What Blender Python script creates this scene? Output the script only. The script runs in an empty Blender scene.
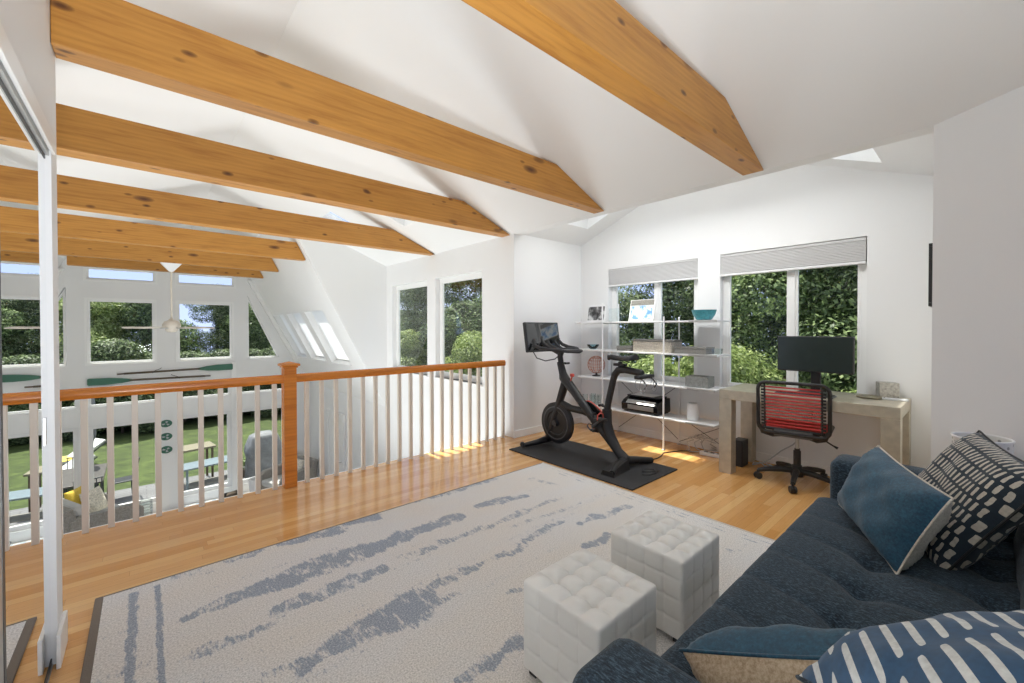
import bpy, bmesh, math, random
import numpy as np
from mathutils import Vector, Matrix
PI = math.pi
random.seed(7)
scene = bpy.context.scene
COL = scene.collection

# ------------------------------------------------------------------ materials
def sr(r, g, b):
    f = lambda c: (c / 255 / 12.92) if c / 255 <= .04045 else ((c / 255 + .055) / 1.055) ** 2.4
    return (f(r), f(g), f(b), 1)

def new_mat(name):
    m = bpy.data.materials.new(name); m.use_nodes = True
    nt = m.node_tree
    return m, nt, nt.nodes['Principled BSDF']

def N(nt, kind, **kw):
    n = nt.nodes.new(kind)
    for k, v in kw.items():
        if k in n.inputs: n.inputs[k].default_value = v
        else: setattr(n, k, v)
    return n

def plain(name, col, rough=.5, metal=0., spec=.5, bump=0., bscale=60., vary=0., vscale=8., coat=0.):
    m, nt, b = new_mat(name)
    b.inputs['Base Color'].default_value = col
    b.inputs['Roughness'].default_value = rough
    b.inputs['Metallic'].default_value = metal
    b.inputs['Specular IOR Level'].default_value = spec
    b.inputs['Coat Weight'].default_value = coat
    tc = N(nt, 'ShaderNodeTexCoord')
    if vary:
        no = N(nt, 'ShaderNodeTexNoise', Scale=vscale, Detail=4.)
        nt.links.new(tc.outputs['Object'], no.inputs['Vector'])
        r = N(nt, 'ShaderNodeValToRGB')
        r.color_ramp.elements[0].position = .3; r.color_ramp.elements[1].position = .7
        r.color_ramp.elements[0].color = [c * (1 - vary) for c in col[:3]] + [1]
        r.color_ramp.elements[1].color = [min(1, c * (1 + vary)) for c in col[:3]] + [1]
        nt.links.new(no.outputs['Fac'], r.inputs['Fac'])
        nt.links.new(r.outputs['Color'], b.inputs['Base Color'])
    if bump:
        no2 = N(nt, 'ShaderNodeTexNoise', Scale=bscale, Detail=5.)
        nt.links.new(tc.outputs['Object'], no2.inputs['Vector'])
        bp = N(nt, 'ShaderNodeBump', Strength=bump, Distance=.01)
        nt.links.new(no2.outputs['Fac'], bp.inputs['Height'])
        nt.links.new(bp.outputs['Normal'], b.inputs['Normal'])
    return m

def ramp(nt, fac, stops):
    r = N(nt, 'ShaderNodeValToRGB')
    els = r.color_ramp.elements
    while len(els) < len(stops): els.new(.5)
    for e, (p, c) in zip(els, stops): e.position = p; e.color = c
    nt.links.new(fac, r.inputs['Fac'])
    return r.outputs['Color']

def mixc(nt, a, b, fac, mode='MIX'):
    n = nt.nodes.new('ShaderNodeMix'); n.data_type = 'RGBA'; n.blend_type = mode
    for s, i in ((fac, 0), (a, 6), (b, 7)):
        if hasattr(s, 'links'): nt.links.new(s, n.inputs[i])
        else: n.inputs[i].default_value = s
    return n.outputs[2]

def mth(nt, op, a, b=None, c=None):
    n = nt.nodes.new('ShaderNodeMath'); n.operation = op
    for i, s in enumerate((a, b, c)):
        if s is None: continue
        if hasattr(s, 'links'): nt.links.new(s, n.inputs[i])
        else: n.inputs[i].default_value = s
    return n.outputs[0]

def mapping(nt, scale=(1, 1, 1), rot=(0, 0, 0), loc=(0, 0, 0), out='Object'):
    tc = N(nt, 'ShaderNodeTexCoord')
    mp = N(nt, 'ShaderNodeMapping')
    mp.inputs['Scale'].default_value = scale; mp.inputs['Rotation'].default_value = rot; mp.inputs['Location'].default_value = loc
    nt.links.new(tc.outputs[out], mp.inputs['Vector'])
    return mp.outputs['Vector']

def m_floor():
    m, nt, b = new_mat('oak_strip_floor')
    tc = N(nt, 'ShaderNodeTexCoord'); sp = N(nt, 'ShaderNodeSeparateXYZ'); nt.links.new(tc.outputs['Object'], sp.inputs[0])
    ry = mth(nt, 'DIVIDE', sp.outputs[1], .057); row = mth(nt, 'FLOOR', ry)
    w1 = N(nt, 'ShaderNodeTexWhiteNoise'); w1.noise_dimensions = '1D'; nt.links.new(row, w1.inputs['W'])
    xo = mth(nt, 'ADD', mth(nt, 'DIVIDE', sp.outputs[0], .9), mth(nt, 'MULTIPLY', w1.outputs['Value'], 9.)); brd = mth(nt, 'FLOOR', xo)
    cv = N(nt, 'ShaderNodeCombineXYZ'); nt.links.new(row, cv.inputs[0]); nt.links.new(brd, cv.inputs[1])
    w2 = N(nt, 'ShaderNodeTexWhiteNoise'); w2.noise_dimensions = '2D'; nt.links.new(cv.outputs[0], w2.inputs['Vector'])
    tone = ramp(nt, w2.outputs['Value'], [(0, sr(208, 152, 88)), (.5, sr(221, 168, 104)), (1, sr(232, 186, 124))])
    g = N(nt, 'ShaderNodeTexNoise', Scale=5., Detail=6., Roughness=.6)
    nt.links.new(mapping(nt, (1.2, 22, 1)), g.inputs['Vector'])
    gr = ramp(nt, g.outputs['Fac'], [(.3, (.8, .76, .7, 1)), (.62, (1, 1, 1, 1))])
    c = mixc(nt, tone, gr, .55, 'MULTIPLY')
    e1 = mth(nt, 'LESS_THAN', mth(nt, 'FRACT', ry), .022); e2 = mth(nt, 'LESS_THAN', mth(nt, 'FRACT', xo), .0016)
    c = mixc(nt, c, sr(150, 98, 50), mth(nt, 'MULTIPLY', mth(nt, 'MAXIMUM', e1, e2), .7))
    nt.links.new(c, b.inputs['Base Color'])
    b.inputs['Roughness'].default_value = .2
    b.inputs['Coat Weight'].default_value = .4; b.inputs['Coat Roughness'].default_value = .08
    w = N(nt, 'ShaderNodeTexNoise', Scale=6., Detail=2.)
    nt.links.new(mapping(nt, (1, 3, 1)), w.inputs['Vector'])
    bp = N(nt, 'ShaderNodeBump', Strength=.05, Distance=.02)
    nt.links.new(w.outputs['Fac'], bp.inputs['Height']); nt.links.new(bp.outputs['Normal'], b.inputs['Normal'])
    return m

def m_pine(name, base, dark, knots=True, rough=.45):
    m, nt, b = new_mat(name)
    g = N(nt, 'ShaderNodeTexNoise', Scale=3., Detail=7., Roughness=.62, Distortion=.3)
    nt.links.new(mapping(nt, (.7, 9, 9)), g.inputs['Vector'])
    c = ramp(nt, g.outputs['Fac'], [(.3, dark), (.5, base), (.75, [min(1, x * 1.16) for x in base[:3]] + [1])])
    w = N(nt, 'ShaderNodeTexWave', Scale=11., Distortion=7., Detail=3.)
    w.bands_direction = 'Z'
    w.inputs['Detail Scale'].default_value = .8
    nt.links.new(mapping(nt, (.12, .6, 1)), w.inputs['Vector'])
    c = mixc(nt, c, mixc(nt, c, dark, .5), mth(nt, 'MULTIPLY', w.outputs['Fac'], .55))
    if knots:
        for sc_, rr, off in (((1.3, 3.6, 3.6), .17, 0), ((2.6, 6., 6.), .14, 3.3), ((1.9, 4.4, 4.4), .12, 7.1)):
            vo = N(nt, 'ShaderNodeTexVoronoi', Scale=1.5)
            vo.inputs['Randomness'].default_value = 1
            oi = N(nt, 'ShaderNodeObjectInfo')
            tc = mapping(nt, sc_, loc=(off, off * .7, 0))
            add = N(nt, 'ShaderNodeVectorMath'); add.operation = 'ADD'
            cx = N(nt, 'ShaderNodeCombineXYZ')
            nt.links.new(mth(nt, 'MULTIPLY', oi.outputs['Random'], 37.), cx.inputs[0])
            nt.links.new(tc, add.inputs[0]); nt.links.new(cx.outputs[0], add.inputs[1])
            nt.links.new(add.outputs[0], vo.inputs['Vector'])
            k = ramp(nt, vo.outputs['Distance'], [(rr * .25, (1, 1, 1, 1)), (rr * .75, (.55, .55, .55, 1)), (rr, (0, 0, 0, 1))])
            c = mixc(nt, c, sr(92, 52, 22), k)
    nt.links.new(c, b.inputs['Base Color'])
    b.inputs['Roughness'].default_value = rough
    return m

def m_fabric(name, c1, c2, c3, scale=(1, 1, 1), rough=.9, sheen=.3):
    m, nt, b = new_mat(name)
    a = N(nt, 'ShaderNodeTexNoise', Scale=1., Detail=4., Roughness=.75)
    nt.links.new(mapping(nt, scale), a.inputs['Vector'])
    c = ramp(nt, a.outputs['Fac'], [(.36, c1), (.5, c2), (.66, c3)])
    nt.links.new(c, b.inputs['Base Color'])
    b.inputs['Roughness'].default_value = rough
    b.inputs['Sheen Weight'].default_value = sheen
    b.inputs['Sheen Roughness'].default_value = .4
    bp = N(nt, 'ShaderNodeBump', Strength=.35, Distance=.003)
    nt.links.new(a.outputs['Fac'], bp.inputs['Height']); nt.links.new(bp.outputs['Normal'], b.inputs['Normal'])
    return m

def m_glass(name, tint=(.97, .99, .98, 1), refl=.5):
    m = bpy.data.materials.new(name); m.use_nodes = True
    nt = m.node_tree; nt.nodes.clear()
    o = N(nt, 'ShaderNodeOutputMaterial'); t = N(nt, 'ShaderNodeBsdfTransparent'); t.inputs[0].default_value = tint
    g = N(nt, 'ShaderNodeBsdfGlossy'); g.inputs['Roughness'].default_value = .02
    f = N(nt, 'ShaderNodeFresnel'); f.inputs['IOR'].default_value = 1.45
    mx = N(nt, 'ShaderNodeMixShader')
    nt.links.new(mth(nt, 'MULTIPLY', f.outputs[0], refl), mx.inputs[0])
    nt.links.new(t.outputs[0], mx.inputs[1]); nt.links.new(g.outputs[0], mx.inputs[2]); nt.links.new(mx.outputs[0], o.inputs[0])
    return m

def m_leaf(name, dark, mid, light):
    m, nt, b = new_mat(name)
    a = N(nt, 'ShaderNodeTexNoise', Scale=1.3, Detail=3.)
    nt.links.new(mapping(nt), a.inputs['Vector'])
    gi = N(nt, 'ShaderNodeNewGeometry')
    f = mth(nt, 'ADD', mth(nt, 'MULTIPLY', a.outputs['Fac'], .5), mth(nt, 'MULTIPLY', gi.outputs['Random Per Island'], .5))
    c = ramp(nt, f, [(.25, dark), (.5, mid), (.78, light)])
    nt.links.new(c, b.inputs['Base Color'])
    b.inputs['Roughness'].default_value = .5
    tr = N(nt, 'ShaderNodeBsdfTranslucent'); nt.links.new(c, tr.inputs[0])
    mx = N(nt, 'ShaderNodeMixShader'); mx.inputs[0].default_value = .42
    o = nt.nodes['Material Output']
    nt.links.new(b.outputs[0], mx.inputs[1]); nt.links.new(tr.outputs[0], mx.inputs[2]); nt.links.new(mx.outputs[0], o.inputs[0])
    return m

def m_bars(name, ground, bar, px, py, fx, fy, wave=0., slant=0., axis_swap=False, rough=.9):
    """rows of short rounded bars woven on a ground colour, in the cushion's own coordinates"""
    m, nt, b = new_mat(name)
    tc = N(nt, 'ShaderNodeTexCoord'); s = N(nt, 'ShaderNodeSeparateXYZ'); nt.links.new(tc.outputs['Object'], s.inputs[0])
    x, y = (s.outputs[1], s.outputs[0]) if axis_swap else (s.outputs[0], s.outputs[1])
    x = mth(nt, 'ADD', x, mth(nt, 'MULTIPLY', y, slant))
    if wave:
        y = mth(nt, 'ADD', y, mth(nt, 'MULTIPLY', mth(nt, 'SINE', mth(nt, 'MULTIPLY', x, 14.)), wave))
    row = mth(nt, 'FLOOR', mth(nt, 'DIVIDE', y, py))
    x = mth(nt, 'ADD', x, mth(nt, 'MULTIPLY', row, px * .37))
    u = mth(nt, 'SUBTRACT', mth(nt, 'FRACT', mth(nt, 'DIVIDE', x, px)), .5)
    v = mth(nt, 'SUBTRACT', mth(nt, 'FRACT', mth(nt, 'DIVIDE', y, py)), .5)
    a = mth(nt, 'POWER', mth(nt, 'ABSOLUTE', mth(nt, 'DIVIDE', u, fx / 2)), 4.)
    c = mth(nt, 'POWER', mth(nt, 'ABSOLUTE', mth(nt, 'DIVIDE', v, fy / 2)), 8.)
    k = mth(nt, 'LESS_THAN', mth(nt, 'ADD', a, c), 1.)
    no = N(nt, 'ShaderNodeTexNoise', Scale=90., Detail=3.); nt.links.new(tc.outputs['Object'], no.inputs['Vector'])
    col = mixc(nt, ground, bar, k)
    col = mixc(nt, col, ramp(nt, no.outputs['Fac'], [(.3, (.7, .7, .7, 1)), (.7, (1.0, 1.0, 1.0, 1))]), .8, 'MULTIPLY')
    nt.links.new(col, b.inputs['Base Color']); b.inputs['Roughness'].default_value = rough
    b.inputs['Sheen Weight'].default_value = .2
    return m

M = {}
M['wall'] = plain('white_paint', sr(236, 236, 235), .6, bump=.03, bscale=140)
M['trim'] = plain('white_gloss_paint', sr(242, 242, 240), .35)
M['baluster'] = plain('pale_grey_paint', sr(216, 207, 193), .4)
M['floor'] = m_floor()
M['beam'] = m_pine('pine_beam', sr(190, 134, 60), sr(162, 105, 40))
M['oak'] = m_pine('varnished_oak', sr(204, 126, 48), sr(176, 100, 36), knots=False, rough=.25)
M['lowfloor'] = plain('pale_tile', sr(214, 208, 198), .3, vary=.06)
M['glass'] = m_glass('window_glass', refl=.14)
M['clear'] = m_glass('clear_acrylic', (.95, .98, .98, 1), .4)
M['frost'] = plain('translucent_shade', sr(232, 230, 226), .5)
M['alu'] = plain('brushed_aluminium', sr(190, 190, 188), .35, .8)
M['darkmetal'] = plain('dark_grey_metal', sr(70, 72, 74), .4, .6)
M['mirror'] = plain('silvered_mirror', (.93, .94, .94, 1), .0, 1.)
M['black'] = plain('matte_black', sr(34, 34, 35), .45, bump=.02, bscale=200)
M['blackgloss'] = plain('gloss_black', sr(20, 22, 24), .12)
M['mat'] = plain('black_rubber', sr(46, 46, 48), .75, bump=.25, bscale=260)
M['grey'] = plain('mid_grey_plastic', sr(96, 98, 100), .45)
M['ltgrey'] = plain('light_grey_plastic', sr(186, 188, 190), .35)
M['white'] = plain('white_plastic', sr(238, 238, 238), .3)
M['red'] = plain('red_cord', sr(208, 66, 66), .4)
M['redknob'] = plain('coral_red_plastic', sr(208, 84, 72), .4)
M['leather'] = plain('white_leather', sr(228, 227, 223), .28, bump=.03, bscale=180, vary=.02)
M['screen'] = plain('dark_screen', sr(38, 48, 46), .18)
M['bikescreen'] = plain('glass_screen', sr(28, 30, 32), .04, coat=1.)
M['sofa'] = m_fabric('navy_heather', sr(13, 24, 33), sr(32, 50, 65), sr(82, 103, 118), (240, 70, 240), sheen=.12)
M['sofadark'] = plain('black_wood', sr(26, 24, 24), .4)
M['velvet'] = m_fabric('teal_velvet', sr(18, 58, 80), sr(25, 72, 96), sr(36, 90, 116), (90, 90, 90), .6, .22)
M['linen'] = m_fabric('beige_linen', sr(160, 138, 112), sr(184, 164, 138), sr(202, 184, 160), (120, 120, 120), .9, .2)
M['cream'] = m_fabric('cream_linen', sr(186, 178, 162), sr(206, 200, 186), sr(220, 214, 200), (150, 150, 150), .9, .2)
M['lattice'] = m_bars('navy_lattice_weave', sr(36, 50, 62), sr(204, 197, 184), .023, .047, .44, .80, wave=.003)
M['stripe'] = m_bars('blue_bar_weave', sr(34, 80, 118), sr(222, 225, 224), .038, .145, .34, .86, wave=.0, slant=.5)
M['desk'] = plain('burnished_metal_leaf', sr(188, 180, 162), .36, .5, vary=.14, vscale=14, bump=.05, bscale=30)
M['foil'] = plain('dull_silver_leaf', sr(178, 174, 166), .4, .6, vary=.3, vscale=60, bump=.4, bscale=80)
M['teal'] = plain('teal_ceramic', sr(58, 140, 150), .3, bump=.8, bscale=60, vary=.2, vscale=50)
M['paleblue'] = m_glass('pale_blue_glass', (.72, .86, .9, 1), 1.)
M['copper'] = plain('copper_wire', sr(196, 138, 116), .3, .7)
M['wicker'] = plain('pale_wicker', sr(186, 178, 164), .7, vary=.4, vscale=120, bump=.8, bscale=120)
M['greybox'] = plain('grey_woven_box', sr(128, 126, 120), .6, vary=.3, vscale=120, bump=.4, bscale=120)
M['silverbox'] = plain('pewter_box', sr(150, 152, 146), .35, .5, vary=.2, vscale=60)
M['blind'] = plain('white_blind_cloth', sr(244, 244, 242), .9)
_b = M['blind'].node_tree; _t = N(_b, 'ShaderNodeBsdfTranslucent'); _t.inputs[0].default_value = (.95, .95, .95, 1); _m = N(_b, 'ShaderNodeMixShader'); _m.inputs[0].default_value = .75
_b.links.new(_b.nodes['Principled BSDF'].outputs[0], _m.inputs[1]); _b.links.new(_t.outputs[0], _m.inputs[2]); _b.links.new(_m.outputs[0], _b.nodes['Material Output'].inputs[0])
M['photo'] = None
M['paper'] = plain('white_paper', sr(240, 240, 238), .7)
M['shade'] = None
M['greenoar'] = plain('green_paint', sr(62, 112, 92), .5)
M['darkwood'] = plain('dark_wood', sr(92, 78, 62), .5, vary=.2)
M['lawn'] = None
M['deck'] = None
M['grass'] = None
M['yellow'] = m_fabric('yellow_cotton', sr(206, 170, 50), sr(222, 190, 70), sr(232, 206, 100), (60, 60, 60))
M['dots'] = plain('cream_spotted_cotton', sr(222, 216, 200), .9, vary=.3, vscale=40)
M['outgrey'] = plain('grey_resin_wicker', sr(150, 146, 138), .7, vary=.25, vscale=60, bump=.4, bscale=90)
M['outcush'] = plain('light_grey_cushion', sr(196, 196, 192), .9, vary=.06)
M['tablegrey'] = plain('blue_grey_table', sr(104, 118, 126), .5)
M['tan'] = plain('tan_table_top', sr(118, 112, 92), .6)
M['slatdark'] = plain('dark_slats', sr(72, 68, 64), .5, vary=.2)
M['cover'] = plain('grey_vinyl_cover', sr(112, 114, 118), .55, bump=.5, bscale=8, vary=.2)
M['leafd'] = m_leaf('dark_leaf', sr(46, 60, 40), sr(88, 106, 70), sr(154, 170, 122))
M['leafm'] = m_leaf('mid_leaf', sr(56, 74, 46), sr(102, 124, 76), sr(166, 184, 124))
M['leafl'] = m_leaf('light_leaf', sr(88, 108, 54), sr(140, 158, 90), sr(192, 202, 140))
M['bark'] = plain('bark', sr(84, 72, 60), .9, vary=.3, vscale=10)
M['roofing'] = plain('grey_shingle', sr(96, 100, 112), .8, vary=.2, vscale=20)

def m_photo():
    m, nt, b = new_mat('grey_photograph')
    a = N(nt, 'ShaderNodeTexNoise', Scale=14., Detail=3.); nt.links.new(mapping(nt), a.inputs['Vector'])
    nt.links.new(ramp(nt, a.outputs['Fac'], [(.38, sr(40, 40, 40)), (.5, sr(110, 110, 110)), (.6, sr(210, 210, 210))]), b.inputs['Base Color'])
    return m
M['photo'] = m_photo()

def m_shade():
    m, nt, b = new_mat('grey_pleated_fabric')
    w = N(nt, 'ShaderNodeTexWave', Scale=26., Distortion=.0); w.bands_direction = 'Z'
    nt.links.new(mapping(nt), w.inputs['Vector'])
    nt.links.new(ramp(nt, w.outputs['Fac'], [(0, sr(194, 193, 192)), (1, sr(212, 211, 210))]), b.inputs['Base Color'])
    b.inputs['Roughness'].default_value = .9
    return m
M['shade'] = m_shade()

def m_calendar():
    m, nt, b = new_mat('blue_print_on_white')
    a = N(nt, 'ShaderNodeTexNoise', Scale=16., Detail=2.); nt.links.new(mapping(nt), a.inputs['Vector'])
    nt.links.new(ramp(nt, a.outputs['Fac'], [(.44, sr(236, 238, 240)), (.52, sr(176, 200, 226)), (.6, sr(104, 150, 204))]), b.inputs['Base Color'])
    return m
M['calendar'] = m_calendar()

def m_lawn():
    m, nt, b = new_mat('mown_lawn')
    a = N(nt, 'ShaderNodeTexNoise', Scale=3., Detail=8., Roughness=.75); nt.links.new(mapping(nt), a.inputs['Vector'])
    nt.links.new(ramp(nt, a.outputs['Fac'], [(.35, sr(44, 56, 20)), (.5, sr(57, 71, 26)), (.65, sr(80, 94, 42))]), b.inputs['Base Color'])
    b.inputs['Roughness'].default_value = .9
    return m
M['lawn'] = m_lawn()

def m_deck():
    m, nt, b = new_mat('pale_deck_boards')
    br = N(nt, 'ShaderNodeTexBrick', Scale=1.)
    br.inputs['Brick Width'].default_value = 3.; br.inputs['Row Height'].default_value = .14; br.inputs['Mortar Size'].default_value = .006
    br.inputs['Color1'].default_value = sr(116, 116, 118); br.inputs['Color2'].default_value = sr(104, 104, 106); br.inputs['Mortar'].default_value = sr(66, 64, 62)
    nt.links.new(mapping(nt), br.inputs['Vector'])
    nt.links.new(br.outputs['Color'], b.inputs['Base Color'])
    b.inputs['Roughness'].default_value = .7
    return m
M['deck'] = m_deck()

# ------------------------------------------------------------------ mesh builder
class MB:
    def __init__(s):
        s.bm = bmesh.new(); s.smooth = False
    def _poly(s, vs, fs, mat=None):
        T = mat or Matrix()
        bv = [s.bm.verts.new(T @ Vector(v)) for v in vs]
        for f in fs:
            try: s.bm.faces.new([bv[i] for i in f])
            except ValueError: pass
        return bv
    def box(s, x0, x1, y0, y1, z0, z1, r=0, seg=2, T=None):
        vs = [(x, y, z) for x in (x0, x1) for y in (y0, y1) for z in (z0, z1)]
        fs = [(0, 1, 3, 2), (4, 6, 7, 5), (0, 4, 5, 1), (2, 3, 7, 6), (0, 2, 6, 4), (1, 5, 7, 3)]
        bv = s._poly(vs, fs, T)
        if r:
            es = list({e for v in bv for e in v.link_edges})
            bmesh.ops.bevel(s.bm, geom=es, offset=r, segments=seg, affect='EDGES', profile=.5)
        return s
    def tube(s, pts, r, n=10, closed=False, flat=1.):
        pts = [Vector(p) for p in pts]; k = len(pts)
        rs = r if isinstance(r, (list, tuple)) else [r] * k
        tan = []
        for i in range(k):
            a = pts[i - 1] if (i or closed) else pts[i]; b = pts[(i + 1) % k] if (i < k - 1 or closed) else pts[i]
            tan.append((b - a).normalized())
        up = Vector((0, 0, 1)) if abs(tan[0].z) < .9 else Vector((1, 0, 0))
        u = tan[0].cross(up).normalized(); rings = []
        for i in range(k):
            u = (u - tan[i] * u.dot(tan[i])).normalized(); w = tan[i].cross(u)
            rings.append([s.bm.verts.new(pts[i] + (u * math.cos(2 * PI * j / n) + w * math.sin(2 * PI * j / n) * flat) * rs[i]) for j in range(n)])
        for i in range(k if closed else k - 1):
            a, b = rings[i], rings[(i + 1) % k]
            for j in range(n):
                s.bm.faces.new([a[j], a[(j + 1) % n], b[(j + 1) % n], b[j]])
        if not closed:
            s.bm.faces.new(rings[0][::-1]); s.bm.faces.new(rings[-1])
        return s
    def rod(s, a, b, r, n=10): return s.tube([a, b], r, n)
    def lathe(s, prof, c=(0, 0, 0), n=24, T=None, caps=True):
        T = T or Matrix(); rings = []
        for (r, z) in prof:
            rings.append([s.bm.verts.new(T @ Vector((c[0] + r * math.cos(2 * PI * j / n), c[1] + r * math.sin(2 * PI * j / n), c[2] + z))) for j in range(n)])
        for a, b in zip(rings, rings[1:]):
            for j in range(n): s.bm.faces.new([a[j], a[(j + 1) % n], b[(j + 1) % n], b[j]])
        if caps:
            s.bm.faces.new(rings[0][::-1]); s.bm.faces.new(rings[-1])
        return s
    def prism(s, poly, axis, a, b, r=0):
        """polygon in the plane across `axis`, pushed from a to b"""
        def P(p, t):
            q = list(p); q.insert(axis, t); return q
        n = len(poly)
        vs = [P(p, a) for p in poly] + [P(p, b) for p in poly]
        fs = [tuple(range(n))[::-1], tuple(range(n, 2 * n))] + [(i, (i + 1) % n, n + (i + 1) % n, n + i) for i in range(n)]
        bv = s._poly(vs, fs)
        if r:
            es = list({e for v in bv for e in v.link_edges})
            bmesh.ops.bevel(s.bm, geom=es, offset=r, segments=2, affect='EDGES', profile=.5)
        return s
    def surf(s, f, nu, nv, wrap_u=False, T=None):
        T = T or Matrix()
        g = [[s.bm.verts.new(T @ Vector(f(i / nu, j / nv))) for j in range(nv + 1)] for i in range(nu if wrap_u else nu + 1)]
        for i in range(nu):
            a, b = g[i], g[(i + 1) % len(g)]
            for j in range(nv): s.bm.faces.new([a[j], b[j], b[j + 1], a[j + 1]])
        return g
    def panel(s, us, vs, holes, fn, thick):
        """a slab over a grid in (u, v) with rectangular openings; fn maps (u, v) to space, thick is a vector"""
        us = sorted(set(us) | {h[0] for h in holes} | {h[1] for h in holes})
        vs = sorted(set(vs) | {h[2] for h in holes} | {h[3] for h in holes})
        th = Vector(thick); V = {}
        def vert(i, j, k):
            if (i, j, k) not in V:
                V[i, j, k] = s.bm.verts.new(Vector(fn(us[i], vs[j])) + th * k)
            return V[i, j, k]
        nu, nv = len(us) - 1, len(vs) - 1
        def solid(i, j):
            if not (0 <= i < nu and 0 <= j < nv): return False
            u, v = (us[i] + us[i + 1]) / 2, (vs[j] + vs[j + 1]) / 2
            return not any(h[0] < u < h[1] and h[2] < v < h[3] for h in holes)
        for i in range(nu):
            for j in range(nv):
                if not solid(i, j): continue
                q = [(i, j), (i + 1, j), (i + 1, j + 1), (i, j + 1)]
                s.bm.faces.new([vert(a, b, 0) for a, b in q]); s.bm.faces.new([vert(a, b, 1) for a, b in q[::-1]])
                for (a, b), (di, dj) in zip(zip(q, q[1:] + q[:1]), [(0, -1), (1, 0), (0, 1), (-1, 0)]):
                    if not solid(i + di, j + dj):
                        s.bm.faces.new([vert(*a, 0), vert(*a, 1), vert(*b, 1), vert(*b, 0)])
        return s
    def build(s, name, mat, parent=None, smooth=None, loc=None, rot=None, weld=0):
        if weld: bmesh.ops.remove_doubles(s.bm, verts=s.bm.verts, dist=weld)
        bmesh.ops.recalc_face_normals(s.bm, faces=s.bm.faces)
        me = bpy.data.meshes.new(name); s.bm.to_mesh(me); s.bm.free()
        if isinstance(mat, (list, tuple)):
            for m_ in mat: me.materials.append(m_)
        else: me.materials.append(mat)
        if smooth is not None:
            for p in me.polygons: p.use_smooth = True
            if smooth < 180:
                try: me.set_sharp_from_angle(angle=math.radians(smooth))
                except Exception: pass
        o = bpy.data.objects.new(name, me); COL.objects.link(o)
        if parent is not None: o.parent = parent
        if loc is not None: o.location = loc
        if rot is not None: o.rotation_euler = rot
        return o

def tag(o, label, cat, group=None, kind=None):
    o['label'] = label; o['category'] = cat
    if group: o['group'] = group
    if kind: o['kind'] = kind
    return o
def struct(o, label=None):
    o['kind'] = 'structure'
    if label: o['label'] = label
    return o
def thing(name, loc, label, cat, group=None, rz=0, kind=None):
    o = bpy.data.objects.new(name, None); COL.objects.link(o)
    o.location = loc; o.rotation_euler = (0, 0, rz); o.empty_display_size = .1
    if kind == 'structure': o['kind'] = kind
    return tag(o, label, cat, group) if cat else o
def kids(o): return [c for c in bpy.data.objects if c.parent == o]
def dup(o, parent=None):
    c = o.copy(); COL.objects.link(c)
    if parent is not None: c.parent = parent
    for ch in kids(o): dup(ch, c)
    return c
SKY, SUN, EXPO = 1.0, 5.6, 0.65
LIGHTS = [
    ('ceiling_bounce_fill', 'AREA', (.05, -.3, .45), (.2, .8, 1), 27, (.92, .97, 1), .5, .5, 130),  # added fill low behind the camera, aimed up to brighten the loft ceiling
    ('lower_room_fill', 'AREA', (.6, 5.6, -1.4), (0, -.12, 1), 100, (.94, .98, 1), 3.0, 3.2),  # added unseen uplight below the loft edge, brightens ceiling and beam undersides
    ('alcove_fill', 'AREA', (3.55, 1.94, 2.6), (-.05, 0, -1), 16, (.97, .99, 1), 2.1, .22),  # added fill hidden behind the header to brighten the alcove, no fitting there
]
# ------------------------------------------------------------------ the setting
XW, XD, YA, YB = 3.265, 4.5, 3.68, .2           # window wall, desk wall, alcove sides
YC, YG, LOW = 7.13, 11.8, -2.65                 # dormer cheek, gable wall, lower floor
SL = .4
zc = lambda x: 2.41 + SL * (XW - x)             # ceiling height
XR = .76; ZR = zc(XR)
steep = lambda z: 1.831 + (2.67 - z) / 1.95     # x of the steep roof at height z

mb = MB()
mb.panel([-2.0, XW], [-2.6, 3.84], [(-2.1, -.32, -2.7, 2.5)], lambda u, v: (u, v, 0), (0, 0, -.25))
mb.box(XW, 4.62, .08, YA + .1, -.25, 0)
struct(mb.build('floor', M['floor']), 'honey oak strip floor of the loft')
mb = MB(); mb.box(-2.0, XW - .005, 3.841, 3.86, -.28, -.002)
struct(mb.build('trim_1', M['trim']), 'white fascia board along the edge of the loft floor')
mb = MB(); mb.box(-3.2, XW, 3.9, YG, LOW - .2, LOW)
struct(mb.build('floor_lower', M['lowfloor']), 'pale floor of the room below the loft')

# ceilings
mb = MB()
sk = [(1.96, 2.62, 4.55, 5.16), (1.96, 2.62, 6.07, 6.68)]
mb.panel([XR, XW], [-2.6, YC], sk, lambda u, v: (u, v, zc(u)), (0, 0, .22))
mb.panel([XR, 1.63], [YC, YG], [], lambda u, v: (u, v, zc(u)), (0, 0, .22))
mb.panel([-2.6, XR], [-2.6, YC], [], lambda u, v: (u, v, ZR - SL * (XR - u)), (0, 0, .22))
mb.panel([-1.154, XR], [YC, YG], [], lambda u, v: (u, v, ZR - SL * (XR - u)), (0, 0, .22))
struct(mb.build('ceiling', M['wall']), 'white pitched ceiling above the beams')
mb = MB()
s3 = [(7.82, 8.93), (9.25, 10.32), (10.62, 11.55)]
mb.panel([-.13, 3.06], [YC + .1, YG], [(.6, 1.62, a, b) for a, b in s3], lambda u, v: (steep(u), v, u), (.22, 0, .11))
struct(mb.build('ceiling_steep', M['wall']), 'steep white sloping ceiling with three roof windows')
mb = MB()
mb.panel([-.13, 2.644], [YC, YG], [], lambda u, v: (.69 - steep(u), v, u), (-.22, 0, .11))
struct(mb.build('ceiling_steep_opposite', M['wall']), 'steep white sloping ceiling behind the closet wall')
mb = MB()
ym = (YA + YB) / 2; zm = 2.42 + SL * (YA - ym)
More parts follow.
